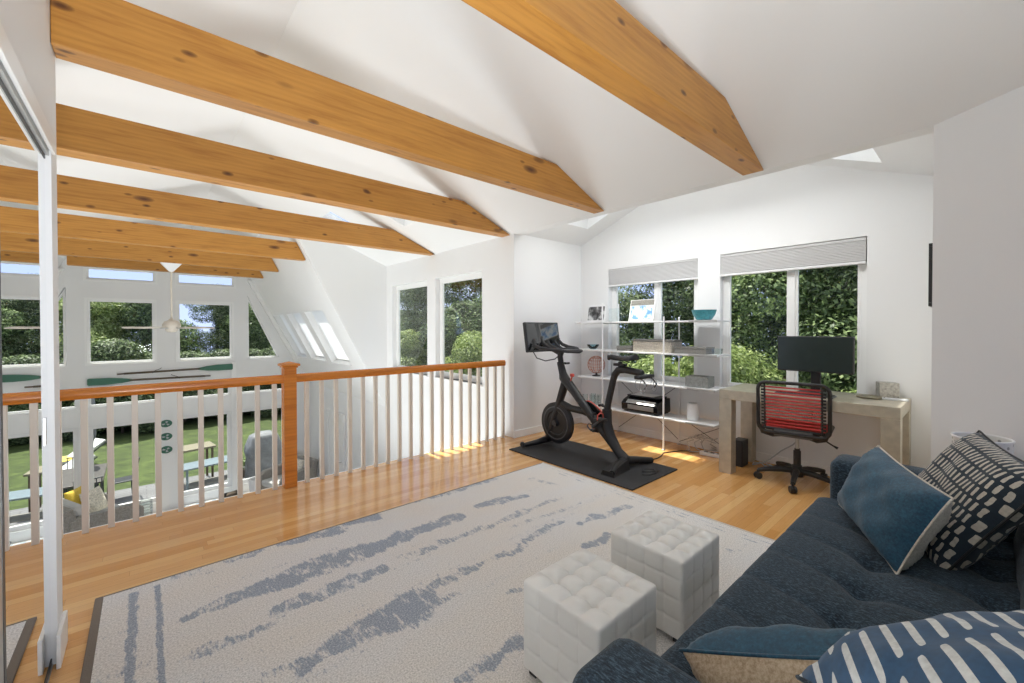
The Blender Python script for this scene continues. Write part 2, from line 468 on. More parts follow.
mb.panel([XW + .12, XD + .1], [ym, YA + .15], [(3.75, 4.22, 2.75, 3.345)], lambda u, v: (u, v, 2.42 + SL * (YA - v)), (0, 0, .2))
mb.panel([XW + .12, XD + .1], [YB - .15, ym], [(3.75, 4.22, .535, 1.15)], lambda u, v: (u, v, 2.42 + SL * (v - YB)), (0, 0, .2))
struct(mb.build('ceiling_alcove', M['wall']), 'small pitched ceiling of the desk alcove')

# walls
W1 = (2.07, 3.23, .66, 2.055); W2 = (.66, 1.835, .66, 2.06)
mb = MB()
mb.panel([YB - .12, YA + .12], [-.25, 2.42], [W1, W2], lambda u, v: (XD, u, v), (.12, 0, 0))
mb.prism([(YB - .12, 2.42), (YA + .12, 2.42), (ym, zm + .1)], 0, XD, XD + .12)
struct(mb.build('wall_desk', M['wall']), 'white wall with two shaded windows behind the desk and shelves')
L2 = (4.297, 5.448, .57, 2.045); L1 = (5.69, 6.893, .57, 2.045)
mb = MB()
mb.panel([3.82, YC + .1], [LOW, 2.44], [L1, L2], lambda u, v: (XW, u, v), (.14, 0, 0))
mb.panel([YC + .1, YG], [LOW, -.13], [], lambda u, v: (XW, u, v), (.14, 0, 0))
struct(mb.build('wall_window', M['wall']), 'white wall with two tall windows beyond the railing')
mb = MB(); mb.prism([(1.63, 3.06), (XW, 2.41), (XW, -.13)], 1, YC, YC + .1)
struct(mb.build('wall_cheek', M['wall']), 'white cheek wall between the flat and the steep roof slopes')
mb = MB(); mb.box(XW, XD + .12, YA, YA + .139, -.25, 2.46); mb.box(XW, XW + .14, YA + .0, YA + .139, LOW, -.25)
struct(mb.build('wall_alcove', M['wall']), 'white side wall of the alcove behind the exercise bike')
mb = MB(); mb.box(XW + .001, XD + .12, YB - .12, YB, -.25, 2.5)
struct(mb.build('wall_alcove_near', M['wall']), 'white side wall of the alcove at the end of the desk')
mb = MB(); mb.box(XW, XW + .12, YB, YA, 2.409, 3.25)
struct(mb.build('wall_header', M['wall']), 'white header above the alcove opening')
mb = MB()
k = .355
mb.prism([(XW, YB), (XW - k * 2.8, YB - 2.8), (XW - k * 2.8 + .12, YB - 2.8), (XW + .12, YB - .1)], 2, 0, 3.6)
struct(mb.build('wall_right', M['wall']), 'blank wall behind the sofa')
mb = MB()
# closet wall: the opening runs from y = .55 to 2.375
mb.panel([-2.6, 2.51], [0, 3.3], [(.55, 2.375, -.1, 1.985)], lambda u, v: (-.265, u, v), (-.12, 0, 0))
mb.box(-1.4, -.385, 2.39, 2.51, 0, 3.2)
struct(mb.build('wall_left', M['wall']), 'white closet wall holding the mirrored sliding door')
mb = MB(); mb.box(-2.75, -2.6, 3.9, YG, LOW, -.1)
mb.panel([3.9, YC], [-.1, 2.3], [], lambda u, v: (-2.6, u, v), (-.12, 0, 0))
struct(mb.build('wall_left_lower', M['wall']), 'white wall of the lower room behind the closet wall')
mb = MB()
gl = []
for a, b in ((-.87, .17), (.54, 1.595)): gl.append((a, b, 2.29, 2.53))
for a, b in ((-.86, .15), (.545, 1.545)): gl.append((a, b, .6, 1.88))
gl += [(1.86, 2.6, .577, 2.1), (-1.91, -1.15, .577, 2.1)]
lowx = [(-2.2, -1.02), (-.86, .2), (.54, 1.5), (1.64, 2.66)]
for a, b in lowx: gl += [(a, b, -.27, .1), (a, b, -2.45, -.66)]
mb.panel([-2.8, 3.4], [LOW, 3.6], gl, lambda u, v: (u, YG, v), (0, .15, 0))
for sgn in (0, 1):
    f = lambda x: .69 - x if sgn else x
    mb.prism([(f(2.54), .577), (f(2.62), .577), (f(2.62), 2.12), (f(1.86), 2.12), (f(1.86), 2.1)], 1, YG + .001, YG + .149)
struct(mb.build('wall_gable', M['wall']), 'white gable wall of windows at the far end')
mb = MB(); mb.box(-2.0, 3.1, -2.75, -2.6, 0, .7); 
struct(mb.build('wall_back', M['wall']), 'low wall behind the camera')
# baseboards
mb = MB(); mb.box(XW - .012, XD, YA - .015, YA, 0, .085, .004); mb.box(XD - .015, XD, YB, YA - .016, 0, .085, .004)
struct(mb.build('baseboard_alcove', M['trim']), 'white baseboard round the alcove')
mb = MB(); mb.box(-.265, -.252, 2.33, 2.522, 0, .13, .003); mb.box(-.4, -.266, 2.511, 2.522, 0, .13, .003)
struct(mb.build('baseboard_left', M['trim']), 'white baseboard at the end of the closet wall')
mb = MB(); mb.box(-.265, -.255, .5, 2.40, 1.975, 2.04, .002)
struct(mb.build('trim_2', M['trim']), 'white head casing above the mirrored door')
mb = MB(); mb.box(-.345, -.27, .55, 2.374, 1.962, 1.984); mb.box(-.291, -.277, .55, 2.374, 0, .006)
struct(mb.build('trim_3', M['alu']), 'metal track of the sliding mirrored door')
mb = MB(); mb.box(-.385, -.266, 2.376, 2.385, 0, 1.984)
struct(mb.build('trim_4', M['wall']), 'jamb of the closet opening')
mb = MB()
for x, a, b in ((.38, -1, 1),):
    mb.box(.235, .52, YG - .045, YG - .001, LOW, -.02)
mb.box(1.52, 1.62, YG - .036, YG - .001, LOW, .5)
struct(mb.build('trim_5', M['trim']), 'white posts of the gable wall')
mb = MB(); mb.box(-2.6, 2.9, YG - .026, YG - .001, -.64, -.29)
struct(mb.build('trim_6', M['trim']), 'white transom band above the patio doors')
mb = MB()
for sgn in (0, 1):
    f = lambda x: .69 - x if sgn else x
    a, b = steep(2.45), steep(.45)
    mb.prism([(f(a), 2.45), (f(a - .085), 2.45), (f(b - .085), .45), (f(b), .45)], 1, YG - .12, YG - .001)
struct(mb.build('trim_7', M['trim']), 'white raking trim under the steep slope at the gable')

nwin = [0]
def window_x(x, h, fw, bars, label, depth=.07, sill=True):
    """window set in a wall across x: h = (y0, y1, z0, z1)"""
    nwin[0] += 1
    y0, y1, z0, z1 = h
    t = thing('window_%d' % nwin[0], (x, (y0 + y1) / 2, z0), None, None); struct(t, label)
    yc = (y0 + y1) / 2; a, b = y0 - yc + .001, y1 - yc - .001; H = z1 - z0 - .001
    mb = MB()
    for q in ((a, a + fw, .001, H), (b - fw, b, .001, H), (a + fw, b - fw, .001, fw), (a + fw, b - fw, H - fw, H)):
        mb.box(depth, depth + .05, q[0], q[1], q[2], q[3], .004)
    mb.build('frame', M['trim'], t)
    cuts = [a + fw] + [c - yc for c in bars] + [b - fw]
    for c in cuts[1:-1]:
        MB().box(depth - .005, depth + .045, c - .025, c + .025, fw, H - fw, .004).build('mullion', M['trim'], t)
    for i in range(len(cuts) - 1):
        p = cuts[i] + (.025 if i else 0); q = cuts[i + 1] - (.025 if i < len(cuts) - 2 else 0)
        mb = MB(); w = .02
        for e in ((p, p + w, fw, H - fw), (q - w, q, fw, H - fw), (p + w, q - w, fw, fw + w), (p + w, q - w, H - fw - w, H - fw)):
            mb.box(depth + .005, depth + .035, *e)
        s_ = mb.build('sash', M['trim'], t)
        MB().box(depth + .018, depth + .024, p + w, q - w, fw + w, H - fw - w).build('pane', M['glass'], s_)
    if sill:
        MB().box(-.03, depth, a - .02, b + .02, -.025, .0, .004).build('sill', M['trim'], t)
    return t
window_x(XD, W1, .055, [2.585], 'window behind the glass shelving, half covered by a grey shade')
window_x(XD, W2, .05, [1.21], 'window behind the desk and monitor, topped by a grey shade')
window_x(XW, L2, .06, [], 'taller window beyond the railing beside the alcove corner')
window_x(XW, L1, .06, [], 'narrow window beyond the railing beside the far corner, showing sky')
def window_y(h, label, fw=.035):
    nwin[0] += 1
    x0, x1, z0, z1 = h; t = thing('window_%d' % nwin[0], ((x0 + x1) / 2, YG, z0), None, None); struct(t, label)
    a, b = (x0 - x1) / 2, (x1 - x0) / 2; H = z1 - z0; mb = MB()
    for q in ((a, a + fw, 0, H), (b - fw, b, 0, H), (a + fw, b - fw, 0, fw), (a + fw, b - fw, H - fw, H)):
        mb.box(q[0], q[1], .05, .1, q[2], q[3])
    mb.build('frame', M['trim'], t)
    mb = MB()      # casing on the room side
    for q in ((a - .04, a, -.04, H + .04), (b, b + .04, -.04, H + .04), (a, b, -.04, 0), (a, b, H, H + .04)):
        mb.box(q[0], q[1], -.018, -.001, q[2], q[3])
    mb.build('casing', M['trim'], t)
    MB().box(a + fw, b - fw, .07, .076, fw, H - fw).build('pane', M['glass'], t)
gn = ['clerestory pane under the far beams, over the pale roof view', 'clerestory pane under the far beams with a sprig of leaves',
      'big square gable window behind the fan, with a roof beyond', 'big square gable window with tall trees and a patch of sky',
      'slanted gable window beside the roof slope', 'slanted gable window beside the closet wall end']
for h, l in zip(gl[:6], gn):
    if h[3] == 2.1:
        nwin[0] += 1
        t = thing('window_%d' % nwin[0], ((h[0] + h[1]) / 2, YG, h[2]), None, None); struct(t, l)
        f = (lambda x: -x) if h[0] < 0 else (lambda x: x)
        A, B, C_ = (f(-.37), 0), (f(.31), 0), (f(-.37), 1.52)
        MB().prism([A, B, C_], 1, .07, .076).build('pane', M['glass'], t)
        mb = MB(); mb.prism([A, B, (f(.29), .035), (f(-.37), .035)], 1, .05, .1)
        mb.prism([A, (f(-.335), 0), (f(-.335), 1.45), C_], 1, .0501, .0999)
        mb.prism([B, C_, (f(-.37), 1.46), (f(.28), 0)], 1, .0502, .0998)
        mb.build('frame', M['trim'], t)
    else: window_y(h, l)
for i, (a, b) in enumerate(lowx):
    window_y((a, b, -.27, .1), 'low strip window above the white transom')
for i, (a, b) in enumerate(lowx):
    t = thing('door_%d' % (i + 1), ((a + b) / 2, YG, -2.45), None, None); struct(t, 'glazed patio door in the gable wall')
    x0, x1 = (a - b) / 2, (b - a) / 2; H = 1.79; mb = MB(); fw = .06
    for q in ((x0, x0 + fw, 0, H), (x1 - fw, x1, 0, H), (x0 + fw, x1 - fw, 0, .09), (x0 + fw, x1 - fw, H - fw, H)):
        mb.box(q[0], q[1], .04, .1, q[2], q[3])
    mb.build('frame', M['trim'], t)
    MB().box(x0 + fw, x1 - fw, .07, .076, .09, H - fw).build('pane', M['glass'], t)
# roof windows
def roof_window(x0, x1, y0, y1, fn, label, off=.16, n=(0, 0, 1), blind=False):
    nwin[0] += 1
    c = fn((x0 + x1) / 2, (y0 + y1) / 2); t = thing('window_%d' % nwin[0], c, None, None); struct(t, label)
    n = Vector(n).normalized(); C0 = Vector(c)
    P = lambda u, v, h: Vector(fn(u, v)) - C0 + n * h
    def slab(u0, u1, v0, v1, h0, h1):
        mb = MB(); mb._poly([P(u, v, h) for u in (u0, u1) for v in (v0, v1) for h in (h0, h1)],
                            [(0, 1, 3, 2), (4, 6, 7, 5), (0, 4, 5, 1), (2, 3, 7, 6), (0, 2, 6, 4), (1, 5, 7, 3)]); return mb
    slab(x0, x1, y0, y1, off, off + .006).build('pane', M['glass'], t)
    if blind: slab(x0 + .031, x1 - .031, y0 + .031, y1 - .031, off - .035, off - .031).build('blind', M['blind'], t)
    f = .03; fr = MB()
    for u0, u1, v0, v1 in ((x0 + .001, x0 + f, y0 + .001, y1 - .001), (x1 - f, x1 - .001, y0 + .001, y1 - .001), (x0 + f, x1 - f, y0 + .001, y0 + f), (x0 + f, x1 - f, y1 - f, y1 - .001)):
        fr._poly([P(u, v, h) for u in (u0, u1) for v in (v0, v1) for h in (off - .04, off - .002)],
                 [(0, 1, 3, 2), (4, 6, 7, 5), (0, 4, 5, 1), (2, 3, 7, 6), (0, 2, 6, 4), (1, 5, 7, 3)])
    fr.build('frame', M['trim'], t)
for a, b, c, d in sk: roof_window(a, b, c, d, lambda u, v: (u, v, zc(u)), 'skylight in the pitched ceiling between the beams', n=(SL, 0, 1))
roof_window(3.75, 4.22, 2.75, 3.345, lambda u, v: (u, v, 2.42 + SL * (YA - v)), 'skylight in the alcove ceiling above the shelving', n=(0, SL, 1))
roof_window(3.75, 4.22, .535, 1.15, lambda u, v: (u, v, 2.42 + SL * (v - YB)), 'skylight in the alcove ceiling above the desk end', n=(0, -SL, 1))
for a, b in s3: roof_window(.6, 1.62, a, b, lambda u, v: (steep(u), v, u), 'tall roof window in the steep slope', n=(1.95, 0, 1), off=.15, blind=True)

# panelled door and its handle in the lower window wall
t = thing('door_5', (XW, 9.75, LOW), None, None); struct(t, 'white panelled door on the lower wall')
mb = MB(); mb.box(-.035, -.001, -.45, .45, .01, 1.98, .004)
for z0, z1 in ((.2, .85), (1.0, 1.8)): mb.box(-.045, -.036, -.3, .3, z0, z1, .004)
mb.build('leaf', M['trim'], t)
mb = MB()
for q in ((-.53, -.452, 0, 2.06), (.452, .53, 0, 2.06), (-.452, .452, 1.985, 2.06)): mb.box(-.05, -.001, *q, .004)
mb.build('casing', M['trim'], t)
mb = MB(); mb.tube([(-.036, -.38, 1.0), (-.09, -.38, 1.0), (-.09, -.28, 1.0)], .011); mb.build('handle', M['alu'], t, 40)

# beams
BL = ['thickest-looking pine ceiling beam, running overhead out of the picture above the sofa', 'knotty pine ceiling beam meeting the closet wall top',
      'pine ceiling beam directly above the wooden railing', 'pine ceiling beam tapering against the wall above the two tall windows',
      'pine beam cut off at the edge of the steep slope', 'pine beam from which the white ceiling fan hangs',
      'pine beam nearest the gable windows, last of the row']
for i, (y0, y1, xl) in enumerate([(1.035, 1.175, -.2635), (2.385, 2.508, -.2635), (3.735, 3.895, -2.3), (5.45, 5.6, -2.3), (7.26, 7.40, -1.0), (9.05, 9.19, -1.0), (10.43, 10.57, -1.0)]):
    L0 = Vector((0, y0, 2.40)); mb = MB()
    if i < 4: pl = [(xl, 0), (XW - .003, 0), (XW - .003 - .265 / SL, .27), (xl, .27)]
    else: pl = [(xl, 0), (steep(2.40) - .012, 0), (steep(2.67) - .012, .27), (xl, .27)]
    mb.prism(pl, 1, 0, y1 - y0, .004)
    o = mb.build('ceiling_beam', M['beam'], loc=(0, y0, 2.40)); tag(o, BL[i], 'beam', 'pine tie beams under the ceiling')

# mirrored sliding door
t = thing('mirrored_closet_door', (-.286, 1.8, .008), 'mirrored sliding closet door reflecting the railing and beams', 'closet door')
MB().box(-.004, .004, -1.2, .574, .02, 1.945).build('mirror', M['mirror'], t)
mb = MB(); mb.box(-.006, .006, -1.2, .574, 0, .019); mb.box(-.006, .006, -1.2, .574, 1.94, 1.954); mb.box(-.006, .0065, -.135, -.112, .0, 1.954)
mb.build('frame', M['darkmetal'], t)
mb = MB(); mb.box(.0045, .0065, .5, .52, .86, .96); mb.build('finger_pull', M['alu'], t)
MB().box(.0045, .0055, -.6, -.136, .02, 1.94).build('door_face', M['alu'], t)

# loft railing
t = thing('loft_railing', (0, 3.785, 0), 'loft railing with an orange oak handrail and pale grey balusters', 'railing')
prof = [(-.03, .866), (-.022, .855), (.022, .855), (.03, .866), (.033, .892), (.026, .912), (.012, .922), (-.012, .922), (-.026, .912), (-.033, .892)]
for a, b in ((-1.9, .838), (.932, 3.2)):
    mb = MB(); n = len(prof)
    mb.prism([(y, z) for y, z in prof], 0, a, b)
    mb.build('handrail', M['oak'], t, 35)
mb = MB(); mb.box(.838, .932, -.05, .045, 0, .985, .004)
npo = mb.build('newel_post', M['oak'], t)
mb = MB(); mb.box(.815, .955, -.073, .068, .992, 1.012, .006); mb.box(.829, .941, -.059, .054, .978, .991, .004)
g = [(.822, -.066), (.948, -.066), (.948, .061), (.822, .061)]
mb._poly([(x, y, 1.0125) for x, y in g] + [(.885, -.0025, 1.030)], [(0, 1, 4), (1, 2, 4), (2, 3, 4), (3, 0, 4), (3, 2, 1, 0)])
mb.build('post_cap', M['oak'], npo)
proto = None
for x in [-1.49, -1.37, -1.25, -1.13, -1.01, -.89, -.77, -.65, -.53, -.41] + [-.295 + .1192 * i for i in range(10)] + [1.019 + .1202 * i for i in range(19)]:
    if proto is None:
        mb = MB(); mb.box(-.016, .016, -.016, .016, .0, .856, .002)
        o = proto = mb.build('baluster', M['baluster'], t)
    else: o = dup(proto, t)
    o.location = (x, 0, 0)
# ------------------------------------------------------------------ desk, chair, shelving, bike
def rr(w, h, r, n=4):
    """rounded rectangle outline"""
    pts = []
    for cx, cy, a in ((w / 2 - r, h / 2 - r, 0), (-w / 2 + r, h / 2 - r, PI / 2), (-w / 2 + r, -h / 2 + r, PI), (w / 2 - r, -h / 2 + r, 1.5 * PI)):
        for i in range(n + 1):
            t_ = a + PI / 2 * i / n; pts.append((cx + r * math.cos(t_), cy + r * math.sin(t_)))
    return pts

# shades
for nm, y0, y1, z0, lab in (('a', 2.072, 3.224, 1.828, 'grey pleated window shade above the glass shelving'), ('b', .668, 1.832, 1.832, 'grey pleated window shade above the desk and monitor')):
    t = thing('window_shade', (XD, (y0 + y1) / 2, z0), lab, 'window shade', 'grey pleated window shades')
    w = (y1 - y0) / 2; H = 2.052 - z0
    mb = MB(); pl = [(.05, .022)]
    n = 25
    for i in range(n): pl += [(.006 if i % 2 == 0 else .0, .022 + (H - .047) * (i + .5) / n)]
    pl += [(.0, H - .025), (.05, H - .025)]
    mb.prism([(x, z) for x, z in pl], 1, -w, w); mb.build('pleated_fabric', M['shade'], t)
    MB().box(-.004, .055, -w, w, H - .025, H, .003).build('headrail', M['shade'], t)
    MB().box(-.006, .05, -w, w, 0, .022, .004).build('bottom_rail', M['white'], t)

# desk
DX0, DX1, DY0, DY1, DH = 3.885, 4.49, .385, 1.59, .748
t = thing('desk', (DX0, DY0, 0), 'metal clad parsons desk with thick square legs under the window', 'desk')
LX, LY = DX1 - DX0, DY1 - DY0; lw = .105
MB().box(0, LX, 0, LY, DH - .085, DH, .004).build('desktop', M['desk'], t)
for x in (0, LX - lw):
    for y in (0, LY - lw):
        MB().box(x, x + lw, y, y + lw, 0, DH - .0855, .003).build('leg', M['desk'], t)
t = thing('monitor', (4.25, .965, DH), 'black widescreen monitor standing on the desk', 'monitor')
MB().box(-.012, .03, -.268, .268, .175, .478, .008).build('screen_housing', M['black'], t)
MB().box(-.0135, -.0125, -.260, .260, .186, .470).build('display', M['screen'], t)
mb = MB(); mb.box(.055, .085, -.035, .035, .01, .36, .006); mb.box(.03, .056, -.05, .05, .27, .37, .005); mb.build('stand_column', M['black'], t)
mb = MB(); mb.prism(rr(.24, .2, .04), 2, 0, .012, .003); mb.build('stand_base', M['black'], t)
t = thing('keyboard', (4.05, .98, DH), 'thin dark keyboard on the desk below the monitor', 'keyboard')
MB().box(-.06, .06, -.2, .2, 0, .012, .003).build('case', M['grey'], t)
mb = MB()
for i in range(5):
    for j in range(15): mb.box(-.052 + i * .021, -.034 + i * .021, -.192 + j * .0257, -.17 + j * .0257, .0125, .017)
mb.build('keys', M['black'], t)['kind'] = 'stuff'
t = tag(MB().box(-.055, .055, -.06, .06, 0, .115, .002).build('cube_box', M['foil'], loc=(4.445, .52, DH), rot=(0, 0, .35)), 'small silver leafed cube standing on the desk', 'box')
mb = MB(); mb.lathe([(.0, 0), (.07, 0), (.085, .004), (.088, .012), (.080, .012), (.066, .007), (.0, .006)], n=40, caps=False)
tag(mb.build('tray', M['tan'], loc=(4.27, .60, DH), smooth=40), 'flat round dish on the desk before the silver cube', 'dish')
mb = MB(); mb.box(-.04, .04, -.075, .075, 0, .012, .004)
tag(mb.build('notebook', M['ltgrey'], loc=(4.27, .455, DH), rot=(0, 0, .1)), 'slim grey notebook at the end of the desk', 'notebook')
mb = MB(); mb.box(-.05, .05, -.09, .09, 0, .245, .005)
t = thing('speaker', (4.23, 1.535, 0), 'black box speaker on the floor between the desk legs', 'speaker')
MB().box(-.075, .075, -.045, .045, 0, .245, .005).build('cabinet', M['black'], t)
MB().box(-.08, -.0755, -.04, .04, .01, .235, .002).build('grille', M['mat'], t)
mb.bm.free()
mb = MB()
pts = [(4.3, 1.45, .008), (4.36, 1.38, .03), (4.40, 1.33, .07), (4.42, 1.25, .16), (4.40, 1.15, .24), (4.38, 1.08, .33), (4.40, 1.02, .45), (4.44, 1.0, .655)]
mb.tube(pts, .006, 6); mb.tube([(4.3, 1.45, .008), (4.38, 1.47, .007), (4.44, 1.40, .007), (4.40, 1.32, .007), (4.34, 1.36, .007), (4.42, 1.43, .014)], .005, 6)
tag(mb.build('desk_cable', M['ltgrey'], smooth=180), 'pale cable trailing under the desk to the floor', 'cable')

# bungee chair
t = thing('desk_chair', (4.09, 1.04, 0), 'red bungee cord desk chair with a black frame at the desk', 'chair', rz=.12)
mb = MB(); mb.lathe([(.045, .06), (.05, .1), (.035, .14), (.035, .15)], n=20); mb.build('hub', M['black'], t, 40)
for k_ in range(5):
    a = math.radians(182 + 72 * k_); d = Vector((math.cos(a), math.sin(a), 0)); pz = Vector((0, 0, 1))
    mb = MB(); pts = [d * .03 + pz * .105, d * .12 + pz * .105, d * .22 + pz * .09, d * .285 + pz * .075]
    mb.tube(pts, [.026, .024, .02, .017], 10); leg = mb.build('base_arm', M['black'], t, 60)
    T = Matrix.Translation(d * .285) @ Matrix.Rotation(a + .5, 4, 'Z')
    mb = MB()
    for off in (-.014, .014):
        mb.lathe([(.0, -.009), (.026, -.009), (.028, -.006), (.028, .006), (.026, .009), (.0, .009)], n=18, caps=False,
                 T=T @ Matrix.Translation((0, off, .029)) @ Matrix.Rotation(PI / 2, 4, 'X'))
    mb.lathe([(.01, .05), (.01, .078)], c=tuple(d * .285), n=8)
    mb.box(-.012, .012, -.004, .004, .03, .058, T=T)
    mb.build('caster', M['black'], leg, 40)
mb = MB(); mb.lathe([(.027, .14), (.027, .27), (.02, .275), (.02, .29)], n=20); mb.build('column_cover', M['black'], t, 40)
mb = MB(); mb.lathe([(.014, .28), (.014, .40)], n=16); mb.build('gas_column', M['alu'], t, 40)
mb = MB(); mb.box(-.12, .12, -.10, .10, .395, .425, .012); mb.box(-.15, .02, -.115, .115, .415, .44, .008)
mb.build('mechanism', M['grey'], t)
mb = MB(); mb.tube([(0, -.09, .41), (-.01, -.17, .40), (-.02, -.24, .36), (-.02, -.27, .345)], [.006, .006, .006, .011], 8); mb.build('tilt_lever', M['black'], t, 60)
# seat
sf = MB(); o = [(x + .02, y, .47) for x, y in rr(.42, .45, .06)]
sf.tube(o, .013, 10, closed=True)
for y in (-.14, .14): sf.tube([(-.1, y * .6, .43), (-.1, y, .44), (-.1, y * 1.55, .468)], .012, 8); sf.tube([(.1, y * .6, .43), (.1, y, .44), (.1, y * 1.55, .468)], .012, 8)
sf.build('seat_frame', M['black'], t, 60)
for i in range(13):
    x = -.16 + i * .03
    mb = MB(); mb.tube([(x, -.222, .476), (x, -.1, .474), (x, .1, .474), (x, .222, .476)], .0115, 6, flat=.6); mb.build('seat_cord', M['red'], t, 60)
# back, leaning slightly away from the desk
bx = lambda z: -.24 - (z - .47) * .09
bf = MB(); pts = [(bx(.655 + q), y, .655 + q) for y, q in rr(.475, .41, .06)]
bf.tube(pts, .014, 10, closed=True)
for y in (-.2, .2):
    bf.tube([(bx(.5), y * 1.14, .5), (-.235, y * 1.05, .44), (-.17, y * .75, .41), (-.1, y * .45, .41)], .014, 10)
for y in (-.19, .19): bf.tube([(bx(.84), y * 1.03, .845), (bx(.84), y, .84), (bx(.5), y, .5), (bx(.48), y * 1.03, .47)], .007, 8)
bf.build('back_frame', M['black'], t, 60)
for i in range(13):
    z = .515 + i * .0255
    red = i < 10
    mb = MB(); mb.tube([(bx(z), -.185, z), (bx(z) - .004, 0, z), (bx(z), .185, z)], .0095, 6, flat=.7); mb.build('back_cord', M['red'], t, 60)
for y in (-.197, .197):
    for i in range(13):
        z = .515 + i * .0255
        MB().box(bx(z) - .008, bx(z) + .008, y - .018, y + .018, z - .0075, z + .0075, .003).build('cord_clip', M['black'], t)
MB().box(-.235, -.215, -.13, .13, .425, .475, .006).build('back_plate', M['grey'], t)

# shelving
SX0, SX1 = 4.14, 4.45
t = thing('shelving_unit', (SX0, 2.56, 0), 'white glass shelving unit on slim posts before the window', 'shelving')
sd = SX1 - SX0; yo = lambda y: y - 2.56
for z, ya, yb in ((1.375, 1.715, 3.485), (1.032, 1.715, 3.485), (.692, 1.73, 3.44), (.34, 1.745, 3.44)):
    sh = MB().box(0, sd, yo(ya), yo(yb), z - .018, z, .003).build('shelf', M['white'], t)
    MB().box(-.006, -.0005, yo(ya), yo(ya) + .28, z - .02, z + .002, .002).build('edge_strip', M['alu'], sh)
for y in (3.05, 2.26):
    for x in (-.012, sd + .012):
        mb = MB(); mb.rod((x, yo(y), .012), (x, yo(y), 1.60 if y > 3 else 1.42), .009, 8); p_ = mb.build('post', M['white'], t, 60)
        mb = MB(); mb.lathe([(.02, 0), (.02, .008), (.01, .014)], c=(x, yo(y), 0), n=14); mb.build('foot', M['alu'], p_, 40)
    for z in (1.355, 1.012, .672, .32):
        mb = MB(); mb.rod((-.012, yo(y), z), (sd + .012, yo(y), z), .005, 6); mb.build('shelf_bracket', M['alu'], t, 60)
for a, b in (((3.05, .05), (2.26, .66)), ((2.26, .05), (3.05, .66))):
    mb = MB(); mb.rod((sd + .012, yo(a[0]), a[1]), (sd + .012, yo(b[0]), b[1]), .003, 6); mb.build('brace_wire', M['darkmetal'], t, 60)
mb = MB(); mb.rod((sd + .012, yo(2.26), .32), (sd + .012, yo(1.70), .03), .003, 6); mb.rod((sd + .012, yo(1.70), .32), (sd + .012, yo(2.26), .03), .003, 6)
mb.build('brace_wire', M['darkmetal'], t, 60)

def leaner(name, loc, w, h, lean, rz, label, cat, border, mats, inset):
    """a flat picture in a mount leaning backwards, facing -x"""
    t = thing(name, loc, label, cat, rz=rz)
    R = Matrix.Rotation(lean, 4, 'Y')
    MB().box(0, .012, -w / 2, w / 2, 0, h, .002, T=R).build('frame', mats[0], t)
    a, b, c, d = inset
    MB().box(-.0025, -.0005, -w / 2 + a, w / 2 - b, c, h - d, T=R).build('picture', mats[1], t)
    return t
leaner('photo_frame', (4.22, 3.225, 1.3765), .30, .215, .14, -.12, 'white mounted grey photograph of people on the top glass shelf', 'photo', 0, (M['white'], M['photo']), (.014, .014, .02, .025))
t = leaner('wall_calendar', (4.2, 2.585, 1.3755), .33, .25, .2, -.1, 'blue and white printed calendar propped on the top shelf', 'calendar', 0, (M['white'], M['calendar']), (.02, .02, .02, .07))
MB().box(-.003, -.001, -.155, .155, .185, .245, T=Matrix.Rotation(.2, 4, 'Y')).build('heading_band', M['greybox'], t)
t = thing('acrylic_stand', (4.25, 2.96, 1.3755), 'clear acrylic display stand beside the grey photograph', 'stand')
MB().box(0, .005, -.085, .085, 0, .16, .001).build('panel', M['clear'], t); MB().box(.006, .07, -.085, .085, 0, .005, .001).build('foot', M['clear'], t)
mb = MB(); mb.lathe([(.0, .0), (.055, 0), (.075, .012), (.105, .06), (.118, .105), (.112, .105), (.098, .06), (.07, .02), (.0, .012)], n=36, caps=False)
tag(mb.build('bowl', M['teal'], loc=(4.27, 1.90, 1.3755), smooth=60), 'teal textured bowl at the end of the top shelf', 'bowl')
mb = MB(); mb.lathe([(.0, .0), (.03, 0), (.04, .006), (.068, .035), (.078, .058), (.074, .058), (.062, .035), (.035, .012), (.0, .008)], n=32, caps=False)
tag(mb.build('glass_bowl', M['paleblue'], loc=(4.27, 3.3, 1.0325), smooth=60), 'small pale blue glass bowl on the second shelf', 'bowl')
t = thing('flat_case', (4.29, 2.79, 1.0325), 'low dark woven box beside the pale basket', 'box')
MB().box(-.1, .1, -.1, .1, 0, .03, .004).build('base', M['greybox'], t); MB().box(-.103, .103, -.103, .103, .031, .055, .004).build('lid', M['greybox'], t)
t = thing('basket_box', (4.29, 2.43, 1.0325), 'pale woven storage box with a dark lid on the second shelf', 'box')
MB().box(-.12, .12, -.23, .23, 0, .115, .006).build('body', M['wicker'], t)
MB().box(-.124, .124, -.234, .234, .116, .138, .005).build('lid', M['greybox'], t)
t = thing('document_box', (4.29, 2.01, 1.0325), 'long grey box on the second shelf beside the clear glass dish', 'box')
MB().box(-.1, .1, -.165, .165, 0, .05, .004).build('body', M['greybox'], t); MB().box(-.103, .103, -.168, .168, .051, .07, .003).build('lid', M['greybox'], t)
mb = MB(); mb.lathe([(.0, .0), (.035, 0), (.045, .01), (.05, .06), (.046, .06), (.041, .012), (.0, .006)], n=28, caps=False)
tag(mb.build('glass_dish', M['clear'], loc=(4.27, 1.765, 1.0325), smooth=60), 'clear glass dish at the end of the second shelf', 'dish')
